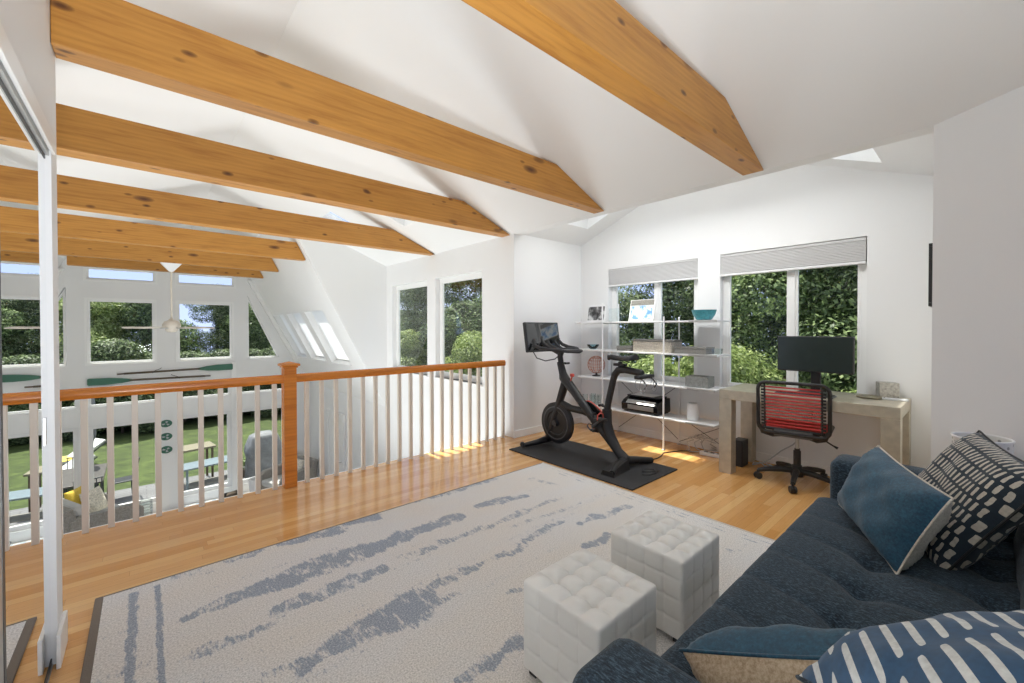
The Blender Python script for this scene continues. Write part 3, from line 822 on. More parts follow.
# wire globe
t = thing('wire_globe', (4.28, 3.255, .6925), 'copper wire globe on a small dark foot', 'ornament')
mb = MB(); R0 = .108; C0 = Vector((0, 0, .145))
for k_ in range(6):
    a = PI * k_ / 6
    mb.tube([C0 + Vector((math.cos(a) * math.cos(q) * R0, math.sin(a) * math.cos(q) * R0, math.sin(q) * R0)) for q in [2 * PI * i / 28 for i in range(28)]], .0035, 5, closed=True)
for z in (-.6, -.25, .1, .45, .75):
    r_ = R0 * math.sqrt(1 - z * z)
    mb.tube([C0 + Vector((math.cos(q) * r_, math.sin(q) * r_, z * R0)) for q in [2 * PI * i / 24 for i in range(24)]], .0035, 5, closed=True)
mb.build('wire_cage', M['copper'], t, 60)
mb = MB(); mb.lathe([(.05, 0), (.05, .01), (.015, .02), (.012, .045)], n=20); mb.build('foot', M['black'], t, 40)
t = thing('tissue_box', (4.29, 1.95, .6925), 'pewter coloured box on the third shelf', 'box', rz=.08)
MB().box(-.09, .09, -.115, .115, 0, .11, .004).build('body', M['silverbox'], t); MB().box(-.05, .05, -.075, .075, .1101, .114, .001).build('lid', M['greybox'], t)
mb = MB(); mb.box(-.08, .08, -.12, .12, 0, .006, .001); mb.box(-.075, .075, -.11, .13, .0065, .011, .001)
tag(mb.build('paper_stack', M['paper'], loc=(4.28, 2.45, .6925), rot=(0, 0, .1)), 'low stack of white papers on the third shelf', 'papers')
# printer
t = thing('printer', (4.30, 2.57, .3405), 'black and silver inkjet printer on the lowest shelf', 'printer')
prf = [(-.15, .03), (-.155, .10), (-.11, .135), (-.02, .165), (.13, .17), (.14, .03), (.13, .012), (-.13, .012)]
mb = MB(); mb.prism(prf, 1, -.225, .225, .006); mb.build('body', M['blackgloss'], t)
mb = MB(); mb._poly([(x, y, z) for y in (-.19, .16) for x, z in ((-.1575, .105), (-.112, .140), (-.116, .142), (-.161, .107))],
                    [(0, 1, 2, 3), (4, 7, 6, 5), (0, 4, 5, 1), (1, 5, 6, 2), (2, 6, 7, 3), (3, 7, 4, 0)]); mb.build('control_panel', M['alu'], t)
mb = MB(); mb.box(-.16, -.148, -.18, .14, .04, .088, .003); mb.build('paper_drawer', M['alu'], t)
mb = MB(); mb.box(-.08, .11, -.20, .20, .1705, .186, .006); mb.build('scanner_lid', M['black'], t)
mb = MB(); mb.box(-.07, .09, -.13, .15, .187, .193, .001); mb.build('paper_sheet', M['paper'], t)
mb = MB()
for y in (-.19, .19): mb.box(-.12, .12, y - .02, y + .02, 0, .012)
mb.build('feet', M['black'], t)
t = thing('wifi_router', (4.27, 2.01, .3405), 'white cylindrical router at the end of the lowest shelf', 'router')
mb = MB(); mb.lathe([(.05, .0), (.058, .006), (.060, .09), (.057, .165), (.048, .176), (.0, .178)], n=36, caps=False); mb.build('body', M['white'], t, 60)
mb = MB(); mb.lathe([(.044, .1782), (.044, .180), (.0, .1805)], n=30, caps=False); mb.build('top_disc', M['ltgrey'], t, 60)
gl_prof = [(.0, 0), (.03, 0), (.033, .005), (.034, .11), (.031, .11), (.029, .01), (.0, .008)]
gp = None
for x, y in ((4.24, 3.40), (4.27, 3.31), (4.24, 3.22), (4.36, 3.36), (4.36, 3.26)):
    if gp is None:
        mb = MB(); mb.lathe(gl_prof, n=24, caps=False); o = gp = mb.build('drinking_glass', M['clear'], smooth=60)
    else: o = dup(gp)
    o.location = (x, y, .3405); tag(o, 'clear drinking glass on the lowest shelf behind the bike', 'glass', 'drinking glasses behind the bike')
# cables on the floor by the shelving
rng = random.Random(3); mb = MB()
for k_ in range(4):
    p = Vector((4.34, 1.95, .01)); pts = [p.copy()]
    for i in range(16):
        p = p + Vector((rng.uniform(-.05, .05), rng.uniform(-.08, .08), rng.uniform(-.02, .045)))
        p.x = min(4.44, max(4.22, p.x)); p.y = min(2.05, max(1.76, p.y)); p.z = min(.16, max(.006, p.z)); pts.append(p.copy())
    mb.tube(pts, .0045, 5)
tag(mb.build('cable_tangle', M['ltgrey'], smooth=180), 'tangle of grey cables on the floor below the lowest shelf', 'cables')
t = thing('power_strip', (4.3, 1.8, 0), 'white power strip on the floor by the desk leg', 'power strip', rz=.1)
MB().box(-.03, .03, -.14, .14, 0, .035, .005).build('case', M['white'], t)
mb = MB()
for i in range(4): mb.box(-.016, .016, -.115 + i * .06, -.08 + i * .06, .0352, .0365)
mb.build('sockets', M['grey'], t)
mb = MB(); mb.tube([(4.30, 2.05, .006), (4.22, 2.12, .006), (4.1, 2.17, .006), (4.02, 2.2, .006), (3.9, 2.16, .006), (3.80, 2.15, .006), (3.7, 2.17, .006)], .005, 6)
tag(mb.build('bike_power_cord', M['black'], smooth=180), 'black power cord running from the mat towards the shelving', 'cord')

# picture seen from its edge on the alcove side wall
t = thing('wall_picture', (3.6, YB, 1.43), 'black framed picture seen edge-on on the alcove wall', 'picture')
mb = MB()
for q in ((-.02, .5, .36, .38), (-.02, .5, 0, .02), (-.02, 0, .021, .359), (.48, .5, .021, .359)): mb.box(q[0], q[1], .001, .036, q[2], q[3])
mb.build('frame', M['black'], t); MB().box(.0005, .4795, .002, .012, .0215, .3585).build('print', M['photo'], t)

# ------------------------------------------------------------------ exercise bike (faces +y)
mt = MB().box(2.905, 3.645, 1.855, 3.355, .0, .012, .003).build('exercise_mat', M['mat']); tag(mt, 'black rubber mat under the exercise bike', 'mat')
BX = 3.32
t = thing('exercise_bike', (BX, 2.6, .0125), 'black exercise bike with a tilted touch screen on a mat', 'exercise bike')
y_ = lambda y: y - 2.6
def pt(y, z, x=0): return (x, y_(y), z - .0125)
mb = MB(); mb.tube([pt(3.27, .045, -.27), pt(3.22, .06, -.12), pt(3.2, .075, 0), pt(3.22, .06, .12), pt(3.27, .045, .27)], [.022, .03, .038, .03, .022], 12, flat=1.0)
st = mb.build('front_stabilizer', M['black'], t, 60)
for x in (-.27, .27):
    mb = MB(); mb.lathe([(.0, -.012), (.026, -.012), (.03, 0), (.026, .012), (.0, .012)], n=18, caps=False, T=Matrix.Translation((x, y_(3.30), .031)) @ Matrix.Rotation(PI / 2, 4, 'Y'))
    mb.build('transport_wheel', M['mat'], st, 40)
mb = MB(); mb.tube([pt(2.13, .04, -.30), pt(2.19, .06, -.13), pt(2.2, .075, 0), pt(2.17, .06, .13), pt(2.1, .04, .30)], [.026, .036, .044, .036, .026], 12)
st = mb.build('rear_stabilizer', M['black'], t, 60)
mb = MB()
mb._poly([(x, y_(2.2) + dy, z) for x, dy, z in ((-.31, -.10, .0), (-.31, .04, .0), (-.02, .06, .0), (-.02, -.07, .0), (-.31, -.08, .04), (-.31, .02, .04), (-.02, .04, .085), (-.02, -.05, .085))],
         [(3, 2, 1, 0), (4, 5, 6, 7), (0, 1, 5, 4), (1, 2, 6, 5), (2, 3, 7, 6), (3, 0, 4, 7)])
mb.build('foot_cover', M['black'], st)
# main frame
mb = MB(); mb.tube([pt(2.93, .72), pt(3.02, .48), pt(3.12, .22), pt(3.19, .075)], [.045, .04, .036, .034], 14)
fr = mb.build('front_fork', M['black'], t, 60)
mb = MB()
mb.tube([pt(3.0, .94), pt(2.96, .82), pt(2.92, .74)], [.036, .042, .052], 14)
mb.tube([pt(2.95, .78), pt(2.80, .64), pt(2.60, .44), pt(2.40, .27), pt(2.30, .17)], [.052, .044, .04, .044, .04], 14)
mb.tube([pt(2.97, .50), pt(2.85, .465), pt(2.68, .46), pt(2.54, .43)], [.034, .036, .036, .034], 12)
mb.tube([pt(2.40, .52), pt(2.40, .38), pt(2.36, .26), pt(2.27, .14), pt(2.19, .08)], [.046, .05, .052, .044, .05], 14)
mb.build('main_frame', M['black'], t, 60)
mb = MB(); mb.tube([pt(2.40, .46), pt(2.385, .58), pt(2.33, .80), pt(2.31, .86), pt(2.27, .905), pt(2.2, .915), pt(2.02, .895)], [.033, .031, .03, .032, .034, .033, .03], 14)
sp_ = mb.build('seat_post', M['black'], t, 60)
mb = MB(); mb.rod(pt(2.42, .54, -.0), pt(2.47, .55, -.0), .011); mb.rod(pt(2.47, .55, -.03), pt(2.47, .55, .03), .012); mb.build('clamp_lever', M['black'], sp_, 60)
mb = MB(); mb.rod(pt(2.25, .91), pt(2.25, .985), .022); mb.box(-.03, .03, y_(2.19), y_(2.31), .945 - .0125, .97 - .0125, .006); mb.build('saddle_clamp', M['black'], sp_, 60)
# saddle
def saddle(u, v):
    s_ = u; y = 2.39 - .30 * s_
    w = .020 + .075 * max(0, (s_ - .3) / .7) ** 1.3 + .006 * s_
    if s_ > .93: w *= max(.35, 1 - ((s_ - .93) / .07) ** 2 * .5)
    if s_ < .06: w *= .5 + s_ / .06 * .5
    a = 2 * PI * v
    zz = 1.022 + .018 * (s_ - .45) ** 2 * 4 - .012 * (s_ < .1) + .030 * math.sin(a) * (1 if math.sin(a) < 0 else .6) - .03 * (abs(math.cos(a)) ** 4) * (w / .09)
    return pt(y, zz, w * math.cos(a))
mb = MB(); g = mb.surf(saddle, 18, 18)
mb.bm.faces.new([r for r in g[0]][:-1]); mb.bm.faces.new([r for r in g[-1]][:-1][::-1])
mb.build('saddle', M['mat'], t, 60, weld=1e-5)
# weights cradle behind the saddle
mb = MB(); mb.box(-.12, .12, y_(1.97), y_(2.03), .84, .87, .006)
for x in (-.08, .08): mb.tube([pt(2.0, .86, x), pt(1.96, .84, x), pt(1.93, .80, x), pt(1.95, .77, x)], .006, 6)
cr = mb.build('weight_holder', M['black'], t, 60)
for x in (-.07, .07):
    mb = MB()
    mb.tube([pt(2.0 + .05 * math.cos(a), .80 + .05 * math.sin(a), x) for a in [2 * PI * i / 16 for i in range(16)]], .0035, 5, closed=True)
    mb.tube([pt(1.96 + .03 * math.cos(a), .79 + .06 * math.sin(a), x * 1.3) for a in [2 * PI * i / 16 for i in range(16)]], .0035, 5, closed=True)
    mb.build('wire_loop', M['ltgrey'], cr, 60)
# flywheel
Tw = Matrix.Translation((0, y_(3.04), .285 - .0125)) @ Matrix.Rotation(PI / 2, 4, 'Y')
mb = MB(); mb.lathe([(.0, -.018), (.12, -.018), (.13, -.03), (.205, -.03), (.218, -.02), (.218, .02), (.205, .03), (.13, .03), (.12, .018), (.0, .018)], n=56, caps=False, T=Tw)
fl = mb.build('flywheel', M['black'], t, 40)
mb = MB(); mb.lathe([(.165, -.036), (.175, -.036), (.175, -.0305), (.165, -.0305)], n=56, caps=False, T=Tw); mb.build('flywheel_ring', M['grey'], fl, 40)
mb = MB(); mb.lathe([(.0, -.055), (.03, -.055), (.035, -.04), (.035, .04), (.03, .055), (.0, .055)], n=24, caps=False, T=Tw); mb.build('axle_hub', M['darkmetal'], fl, 40)
# belt guard and cranks
mb = MB(); pts = []
for i in range(40):
    a = 2 * PI * i / 40; ca, sa = math.cos(a), math.sin(a); ax = Vector((0, -.73, -.68)).normalized(); bx_ = Vector((0, -.68, .73)).normalized()
    pts.append(Vector(pt(2.53, .385, .055)) + ax * ca * .235 + bx_ * sa * .085)
mb.tube(pts, .007, 6, closed=True); mb.build('guard_trim', M['redknob'], t, 60)
mb = MB(); n = len(pts)
mb._poly([p + Vector((.002, 0, 0)) for p in pts] + [p + Vector((-.02, 0, 0)) for p in pts], [tuple(range(n)), tuple(range(n, 2 * n))[::-1]] + [(i, (i + 1) % n, n + (i + 1) % n, n + i) for i in range(n)])
mb.build('belt_guard', M['blackgloss'], t)
for sx, a in ((-1, 2.5), (1, 2.5 + PI)):
    e = Vector((0, math.cos(a), math.sin(a))) * .16; c0 = Vector(pt(2.50, .35, sx * .075))
    mb = MB(); mb.rod(c0 + Vector((-sx * .075, 0, 0)), c0 + Vector((sx * .012, 0, 0)), .018); mb.tube([c0, c0 + e], [.018, .013], 8)
    ck = mb.build('crank_arm', M['darkmetal'], t, 60)
    p = c0 + e + Vector((sx * .065, 0, 0)); mb = MB()
    mb.box(p.x - .045, p.x + .045, p.y - .05, p.y + .05, p.z - .012, p.z + .012, .006); mb.rod(c0 + e, p, .008)
    mb.tube([p + Vector((-.04, .05, .0)), p + Vector((-.04, .09, .035)), p + Vector((.0, .10, .05)), p + Vector((.04, .09, .035)), p + Vector((.04, .05, 0))], .006, 6)
    pd = mb.build('pedal', M['black'], ck, 60)
    mb = MB(); mb.tube([p + Vector((-.046, 0, .0)), p + Vector((-.04, 0, .045)), p + Vector((0, 0, .062)), p + Vector((.04, 0, .045)), p + Vector((.046, 0, 0))], .006, 6); mb.build('pedal_strap', M['redknob'], pd, 60)
mb = MB(); mb.rod(pt(2.86, .74), pt(2.835, .79), .008); mb.lathe([(.0, 0), (.018, .0), (.024, .012), (.02, .03), (.0, .034)], c=pt(2.832, .795), n=18, caps=False); mb.build('resistance_knob', M['redknob'], t, 60)
# handlebar post, bars, screen
mb = MB(); mb.tube([pt(2.985, .92), pt(3.0, 1.0), pt(2.98, 1.06)], [.03, .03, .034], 14); hp = mb.build('handlebar_post', M['black'], t, 60)
mb = MB(); mb.rod(pt(2.94, .93), pt(2.90, .93), .010); mb.rod(pt(2.90, .93, -.03), pt(2.90, .93, .03), .011); mb.build('post_knob', M['black'], hp, 60)
mb = MB()
for sx in (-1, 1):
    mb.tube([pt(2.98, 1.075, 0), pt(2.93, 1.075, sx * .12), pt(2.92, 1.075, sx * .19), pt(2.97, 1.08, sx * .225), pt(3.08, 1.09, sx * .225), pt(3.16, 1.115, sx * .215), pt(3.205, 1.16, sx * .2), pt(3.20, 1.185, sx * .195)], [.017, .017, .017, .017, .0185, .0185, .018, .016], 12)
    mb.tube([pt(3.0, 1.08, sx * .03), pt(3.06, 1.10, sx * .05), pt(3.11, 1.13, sx * .055), pt(3.13, 1.165, sx * .05)], .015, 10)
mb.tube([pt(2.93, 1.07, -.15), pt(2.80, 1.06, -.11), pt(2.74, 1.055, 0), pt(2.80, 1.06, .11), pt(2.93, 1.07, .15)], .015, 10)
mb.build('handlebar', M['mat'], t, 60)
mb = MB(); mb.box(-.1, .1, y_(2.80), y_(2.96), 1.045, 1.062, .006); mb.build('phone_tray', M['black'], t)
mb = MB(); mb.tube([pt(2.99, 1.02), pt(3.1, 1.06), pt(3.25, 1.13), pt(3.29, 1.2)], [.022, .02, .02, .024], 10); mb.build('screen_arm', M['black'], t, 60)
Ts = Matrix.Translation((.025, y_(3.285), 1.2 - .0125)) @ Matrix.Rotation(math.radians(-9), 4, 'X')
mb = MB(); mb.box(-.268, .268, -.012, .022, -.165, .165, .01, T=Ts); sc_ = mb.build('touch_screen', M['black'], t)
mb = MB(); mb.box(-.25, .25, -.0145, -.0125, -.145, .15, T=Ts); mb.build('display', M['bikescreen'], sc_)
mb = MB(); mb.tube([pt(3.2, 1.04, -.2), pt(3.16, .98, -.19), pt(3.1, .95, -.12), pt(3.03, .97, -.05), pt(2.99, 1.01, -.02)], .006, 6); mb.build('screen_cable', M['black'], t, 60)
mb = MB(); mb.tube([pt(3.02, .78, .05), pt(3.05, .80, .1), pt(3.07, .80, .1)], .008, 6)
mb.lathe([(.03, 0), (.034, .005), (.034, .09), (.028, .1)], c=pt(3.06, .74, .1), n=18); mb.build('bottle_holder', M['grey'], t, 40)
mb = MB(); mb.tube([(3.25, 1.98, .0165), (3.3, 1.93, .0165), (3.4, 1.92, .0165), (3.46, 1.99, .0165), (3.40, 2.05, .0165), (3.32, 2.02, .0165), (3.36, 1.96, .022), (3.46, 1.93, .0165)], .0035, 5)
tag(mb.build('charging_cord', M['black'], smooth=180), 'thin black cord looped on the mat behind the bike', 'cord')
# ------------------------------------------------------------------ rug
RX0, RX1, RY0, RY1 = -.16, 2.84, .36, 2.79
STROKES = [([(0.137, 2.348, 0.041), (0.294, 2.374, 0.057), (0.505, 2.364, 0.084), (0.771, 2.382, 0.112), (0.967, 2.361, 0.074), (1.132, 2.382, 0.062), (1.599, 2.381, 0.044)], 1.0), ([(1.802, 2.413, 0.034), (1.982, 2.393, 0.048), (2.185, 2.336, 0.035)], 0.9), ([(0.122, 2.77, 0.039), (0.233, 2.732, 0.045)], 0.45), ([(0.346, 2.784, 0.036), (0.491, 2.781, 0.037)], 0.5), ([(0.635, 2.789, 0.059), (0.761, 2.775, 0.067), (0.928, 2.729, 0.054)], 0.85), ([(1.027, 2.789, 0.065), (1.151, 2.757, 0.065)], 0.95), ([(1.428, 2.836, 0.04), (1.628, 2.805, 0.05), (1.986, 2.782, 0.053), (2.211, 2.762, 0.054)], 0.7), ([(0.119, 2.069, 0.038), (0.253, 2.056, 0.039), (0.401, 2.048, 0.034)], 0.55), ([(0.451, 2.115, 0.052), (0.582, 2.129, 0.047), (0.797, 2.128, 0.059), (0.942, 2.117, 0.035)], 0.8), ([(1.085, 2.158, 0.042), (1.317, 2.155, 0.04), (1.715, 2.143, 0.033), (2.345, 2.12, 0.025)], 0.5), ([(1.067, 1.813, 0.049), (1.196, 1.81, 0.044), (1.348, 1.807, 0.027), (1.602, 1.799, 0.028), (2.077, 1.879, 0.024)], 0.65), ([(0.321, 1.765, 0.036), (0.401, 1.731, 0.03)], 0.6), ([(0.438, 1.724, 0.046), (0.527, 1.729, 0.053), (0.634, 1.741, 0.073), (0.781, 1.737, 0.101), (0.935, 1.751, 0.121)], 1.0), ([(1.033, 1.692, 0.025), (1.133, 1.672, 0.019)], 0.5), ([(0.85, 1.269, 0.018), (0.992, 1.26, 0.03), (1.141, 1.251, 0.044)], 0.85), ([(1.322, 1.536, 0.023), (1.376, 1.508, 0.023)], 0.5), ([(1.982, 2.393, 0.035), (2.156, 2.362, 0.035)], 0.6), ([(2.14, 1.767, 0.027), (2.377, 1.733, 0.032), (2.618, 1.691, 0.028)], 0.7), ([(1.946, 1.554, 0.036), (2.055, 1.534, 0.043), (2.145, 1.534, 0.037)], 0.95), ([(1.754, 2.017, 0.02), (2.008, 1.998, 0.021), (2.388, 1.963, 0.022)], 0.35), ([(2.527, 1.054, 0.019), (2.539, 0.985, 0.018)], 0.5), ([(2.463, 2.57, 0.034), (2.537, 2.294, 0.029)], 0.35), ([(1.479, 1.337, 0.015), (1.684, 1.257, 0.015)], 0.5)]
def vnoise(x, y, sx, sy, seed):
    """smooth value noise on arrays"""
    r = np.random.default_rng(seed); tb = r.random((256, 256))
    X, Y = x * sx + 50.3, y * sy + 50.7; xi, yi = np.floor(X).astype(int), np.floor(Y).astype(int)
    fx, fy = X - xi, Y - yi; fx = fx * fx * (3 - 2 * fx); fy = fy * fy * (3 - 2 * fy)
    t_ = lambda a, b: tb[a % 256, b % 256]
    return (t_(xi, yi) * (1 - fx) + t_(xi + 1, yi) * fx) * (1 - fy) + (t_(xi, yi + 1) * (1 - fx) + t_(xi + 1, yi + 1) * fx) * fy
nx, ny = 300, 243
gx, gy = np.meshgrid(np.linspace(RX0, RX1, nx + 1), np.linspace(RY0, RY1, ny + 1), indexing='ij')
mask = np.zeros_like(gx)
wob = (vnoise(gx, gy, 9, 14, 1) - .5) * .05 + (vnoise(gx, gy, 30, 30, 2) - .5) * .03
def stroke(q, amp, soft=.35):
    global mask
    for (x0, y0, w0), (x1, y1, w1) in zip(q, q[1:]):
        dx, dy = x1 - x0, y1 - y0; L2 = dx * dx + dy * dy + 1e-9
        t_ = np.clip(((gx - x0) * dx + (gy - y0) * dy) / L2, 0, 1)
        d = np.hypot(gx - x0 - t_ * dx, gy + wob - y0 - t_ * dy); w_ = (w0 + (w1 - w0) * t_) * 1.1
        mask = np.maximum(mask, amp * np.clip((1 + soft - d / w_) / (2 * soft), 0, 1))
for q, a in STROKES: stroke(q, .3 + .45 * a)
mask *= np.clip(.62 + .75 * vnoise(gx, gy, 26, 14, 21), .5, 1.15)
# faint streaks all over, the two lines at the end and the thin dotted border line
st_ = vnoise(gx, gy, 1.6, 16, 5) * .6 + vnoise(gx, gy, 5, 40, 6) * .4
mask = np.maximum(mask, np.clip((st_ - .58) * 2.0, 0, .36))
for x0, w_ in ((-.055, .022), (.035, .015)):
    xx = x0 + (vnoise(gx, gy, 1, 5, 9) - .5) * .012
    mask = np.maximum(mask, .82 * np.clip(1.4 - np.abs(gx - xx) / w_, 0, 1) * (gy < 2.74))
for x0 in (2.745, 2.79):
    mask = np.maximum(mask, .55 * np.clip(1.3 - np.abs(gx - x0) / .010, 0, 1) * (.5 + vnoise(gx, gy, 4, 12, 11)))
mb = MB(); vg = [[mb.bm.verts.new((gx[i, j], gy[i, j], .011)) for j in range(ny + 1)] for i in range(nx + 1)]
for i in range(nx):
    for j in range(ny): mb.bm.faces.new([vg[i][j], vg[i + 1][j], vg[i + 1][j + 1], vg[i][j + 1]])
def m_rug():
    m, nt, b = new_mat('woven_rug')
    at = N(nt, 'ShaderNodeAttribute'); at.attribute_name = 'dye'
    n1 = N(nt, 'ShaderNodeTexNoise', Scale=1., Detail=3., Roughness=.7); nt.links.new(mapping(nt, (75, 20, 1)), n1.inputs['Vector'])
    n2 = N(nt, 'ShaderNodeTexNoise', Scale=1., Detail=2.); nt.links.new(mapping(nt, (150, 150, 1)), n2.inputs['Vector'])
    n3 = N(nt, 'ShaderNodeTexNoise', Scale=1., Detail=4.); nt.links.new(mapping(nt, (1.5, 3, 1)), n3.inputs['Vector'])
    gcol = ramp(nt, n2.outputs['Fac'], [(.3, sr(168, 165, 161)), (.5, sr(216, 212, 207)), (.7, sr(245, 242, 238))])
    gcol = mixc(nt, gcol, ramp(nt, n3.outputs['Fac'], [(.35, sr(214, 216, 221)), (.65, sr(218, 210, 201))]), .35)
    f = mth(nt, 'ADD', at.outputs['Fac'], mth(nt, 'MULTIPLY', mth(nt, 'SUBTRACT', n1.outputs['Fac'], .5), 1.5))
    k = ramp(nt, f, [(.42, (0, 0, 0, 1)), (.66, (1, 1, 1, 1))])
    blue = ramp(nt, n2.outputs['Fac'], [(.3, sr(56, 84, 118)), (.55, sr(92, 118, 150)), (.72, sr(152, 170, 192))])
    nt.links.new(mixc(nt, gcol, blue, mth(nt, 'MULTIPLY', k, .6)), b.inputs['Base Color'])
    b.inputs['Roughness'].default_value = .95; b.inputs['Specular IOR Level'].default_value = .1
    bp = N(nt, 'ShaderNodeBump', Strength=.5, Distance=.004); nt.links.new(n2.outputs['Fac'], bp.inputs['Height']); nt.links.new(bp.outputs['Normal'], b.inputs['Normal'])
    return m
rug = thing('area_rug', (0, 0, 0), 'large pale grey rug with brushed blue streaks on the oak floor', 'rug')
pile = mb.build('pile', m_rug(), rug)
ca = pile.data.color_attributes.new('dye', 'FLOAT_COLOR', 'POINT')
buf = np.ones((len(pile.data.vertices), 4), np.float32); buf[:, 0] = buf[:, 1] = buf[:, 2] = mask.reshape(-1)
ca.data.foreach_set('color', buf.ravel())
M['binding'] = plain('taupe_binding', sr(122, 112, 102), .9, bump=.4, bscale=200)
M['bindlight'] = plain('pale_binding', sr(196, 188, 180), .9, bump=.4, bscale=200)
mb = MB(); mb.box(RX0 - .03, RX0 - .0005, RY0 - .012, RY1 + .012, .0005, .0125, .003); mb.build('end_binding', M['binding'], rug)
mb = MB(); mb.box(RX1 + .0005, RX1 + .02, RY0 - .012, RY1 + .012, .0005, .0125, .003); mb.build('end_binding', M['bindlight'], rug)
for a, b_ in ((RY1 + .0005, RY1 + .012), (RY0 - .012, RY0 - .0005)):
    mb = MB(); mb.box(RX0, RX1, a, b_, .0005, .0125, .003); mb.build('side_binding', M['binding'], rug)
mb = MB(); mb.box(RX0, RX1, RY0, RY1, .0005, .0105); mb.build('backing', M['binding'], rug)

# ------------------------------------------------------------------ tufted cube ottomans
def tuft_cube(a, h, n=4, res=56, amp=.014):
    mb = MB(); bm = mb.bm
    def puff(u, v, rows, side):
        pu, pv = abs(math.sin(PI * n * u)), abs(math.sin(PI * rows * v))
        e = min(u, 1 - u, v, 1 - v) * 2 * n
        ex = .22 if side else .55; val = (pu ** ex) * (pv ** ex)
        b = max(0., 1 - math.hypot((((u * n + .5) % 1) - .5), (((v * rows + .5) % 1) - .5)) * 4.2)   # buttons at crossings
        inner = min(1, e)
        return amp * (val - .55 - .9 * b * b) * inner
    faces = [((-1, -1, -1), (2, 0, 0), (0, 0, 2), (0, -1, 0)), ((1, 1, -1), (-2, 0, 0), (0, 0, 2), (0, 1, 0)), ((-1, 1, -1), (0, -2, 0), (0, 0, 2), (-1, 0, 0)),
             ((1, -1, -1), (0, 2, 0), (0, 0, 2), (1, 0, 0)), ((-1, -1, 1), (2, 0, 0), (0, 2, 0), (0, 0, 1)), ((-1, 1, -1), (2, 0, 0), (0, -2, 0), (0, 0, -1))]
    S_ = Vector((a / 2, a / 2, h / 2)); r = .014
    for o, du, dv, nn in faces:
        o, du, dv, nn = Vector(o), Vector(du), Vector(dv), Vector(nn)
        def f(u, v):
            p = o + du * u + dv * v
            q = Vector((p.x * S_.x, p.y * S_.y, p.z * S_.z))
            inn = Vector([max(-S_[i] + r, min(S_[i] - r, q[i])) for i in range(3)]); d = q - inn
            q = inn + (d.normalized() * r if d.length > 1e-9 else d)
            if nn.z > -.5:
                k_ = .5 if nn.z < .5 else 1.75
                q = q + nn * puff(u, v, n, nn.z < .5) * k_
            return q
        mb.surf(f, res, res)
    return mb
oc = [((1.222, .960), 'white tufted leather cube ottoman beside the arm of the sofa'), ((1.775, .965), 'white tufted leather cube ottoman standing further from the arm, by the sofa seat')]
po = None
for (x, y), lab in oc:
    if po is None:
        t = po = thing('cube_ottoman', (0, 0, .0125), lab, 'ottoman', 'white tufted cube ottomans')
        tuft_cube(.350, .330).build('upholstery', M['leather'], t, 180, loc=(0, 0, .024 + .165), weld=1e-5)
        for sx in (-.14, .14):
            for sy in (-.14, .14):
                mb = MB(); mb.box(sx - .018, sx + .018, sy - .018, sy + .018, 0, .030, .003); mb.build('foot', M['sofadark'], t)
    else: t = dup(po); t['label'] = lab
    t.location = (x, y, .0125)
po.rotation_euler.z = .0

# ------------------------------------------------------------------ sofa
SO = Vector((1.735, .15, 0))
t = thing('sofa', SO, 'navy heathered sofa with a tufted seat and boxy low arms', 'sofa')
L_ = lambda x, y, z: (x - SO.x, y - SO.y, z)
def seat_top(x, y):
    z = .425; e = .0
    for tx in (1.06, 1.31, 1.555, 1.805, 2.045, 2.29, 2.5):
        for ty in (.275, -.02):
            d2 = (x - tx) ** 2 + (y - ty) ** 2
            z -= .026 * math.exp(-d2 / .0018) + .013 * math.exp(-d2 / .010)
        yy = max(0, min(1, (y - .275) / .26))
        z -= .011 * math.exp(-((x - tx - .06 * yy) / .022) ** 2) * (1 if y > .275 else .7) * (1 - .6 * yy)
    for ty in (.275, -.02): z -= .006 * math.exp(-((y - ty) / .02) ** 2)
    z -= .03 * max(0, (y - .52) / .08) ** 2.2
    return z
def seat(u, v):
    x = .825 + u * 1.81
    if v < .82: y = -.12 + (v / .82) * .70; return L_(x, y, seat_top(x, y))
    q = (v - .82) / .18
    return L_(x, .58 + .022 * math.sin(PI * min(1, q * 1.0)) , seat_top(x, .58) - q * .19)
mb = MB(); g = mb.surf(seat, 150, 70)
low = [[mb.bm.verts.new(L_(.825 + u * 1.81, y, .20)) for y in (.57, -.12)] for u in (0, 1)]
mb.bm.faces.new([low[0][0], low[1][0], low[1][1], low[0][1]])
mb.build('seat_cushion', M['sofa'], t, 180)
def arm(x0, x1, y0, y1, z0, z1, r):
    mb = MB(); mb.box(*[c for c in (x0 - SO.x, x1 - SO.x, y0 - SO.y, y1 - SO.y, z0, z1)], r, 4); return mb
arm(.612, .824, -.30, .555, .12, .622, .05).build('arm', M['sofa'], t, 60)
arm(2.638, 2.845, -.30, .535, .12, .625, .045).build('arm', M['sofa'], t, 60)
MB().box(.83 - SO.x, 2.63 - SO.x, -.26 - SO.y, .56 - SO.y, .13, .198, .004).build('base_rail', M['sofa'], t)
def backrest(u, v):
    # a puffy slab leaning away from the seat
    w = 1.80; x = .83 + u * w; a = 2 * PI * v
    yy, zz = math.cos(a), math.sin(a); k_ = (abs(yy) ** 4 + abs(zz) ** 4) ** -.25
    yy, zz = yy * k_, zz * k_
    edge = min(1, (min(u, 1 - u) / .03 + .05)) ** .5
    puff = 1 + .12 * abs(math.sin(PI * 7 * u)) ** .5 * (yy > 0)
    y = -.205 + .085 * yy * edge * puff - (zz * .2) * .3; z = .60 + .2 * zz * (0.9 + .1 * edge)
    return L_(x, y, z)
mb = MB(); g = mb.surf(backrest, 90, 40)
mb.bm.faces.new(g[0][:-1]); mb.bm.faces.new(g[-1][:-1][::-1])
mb.build('backrest', M['sofa'], t, 180, weld=1e-5)
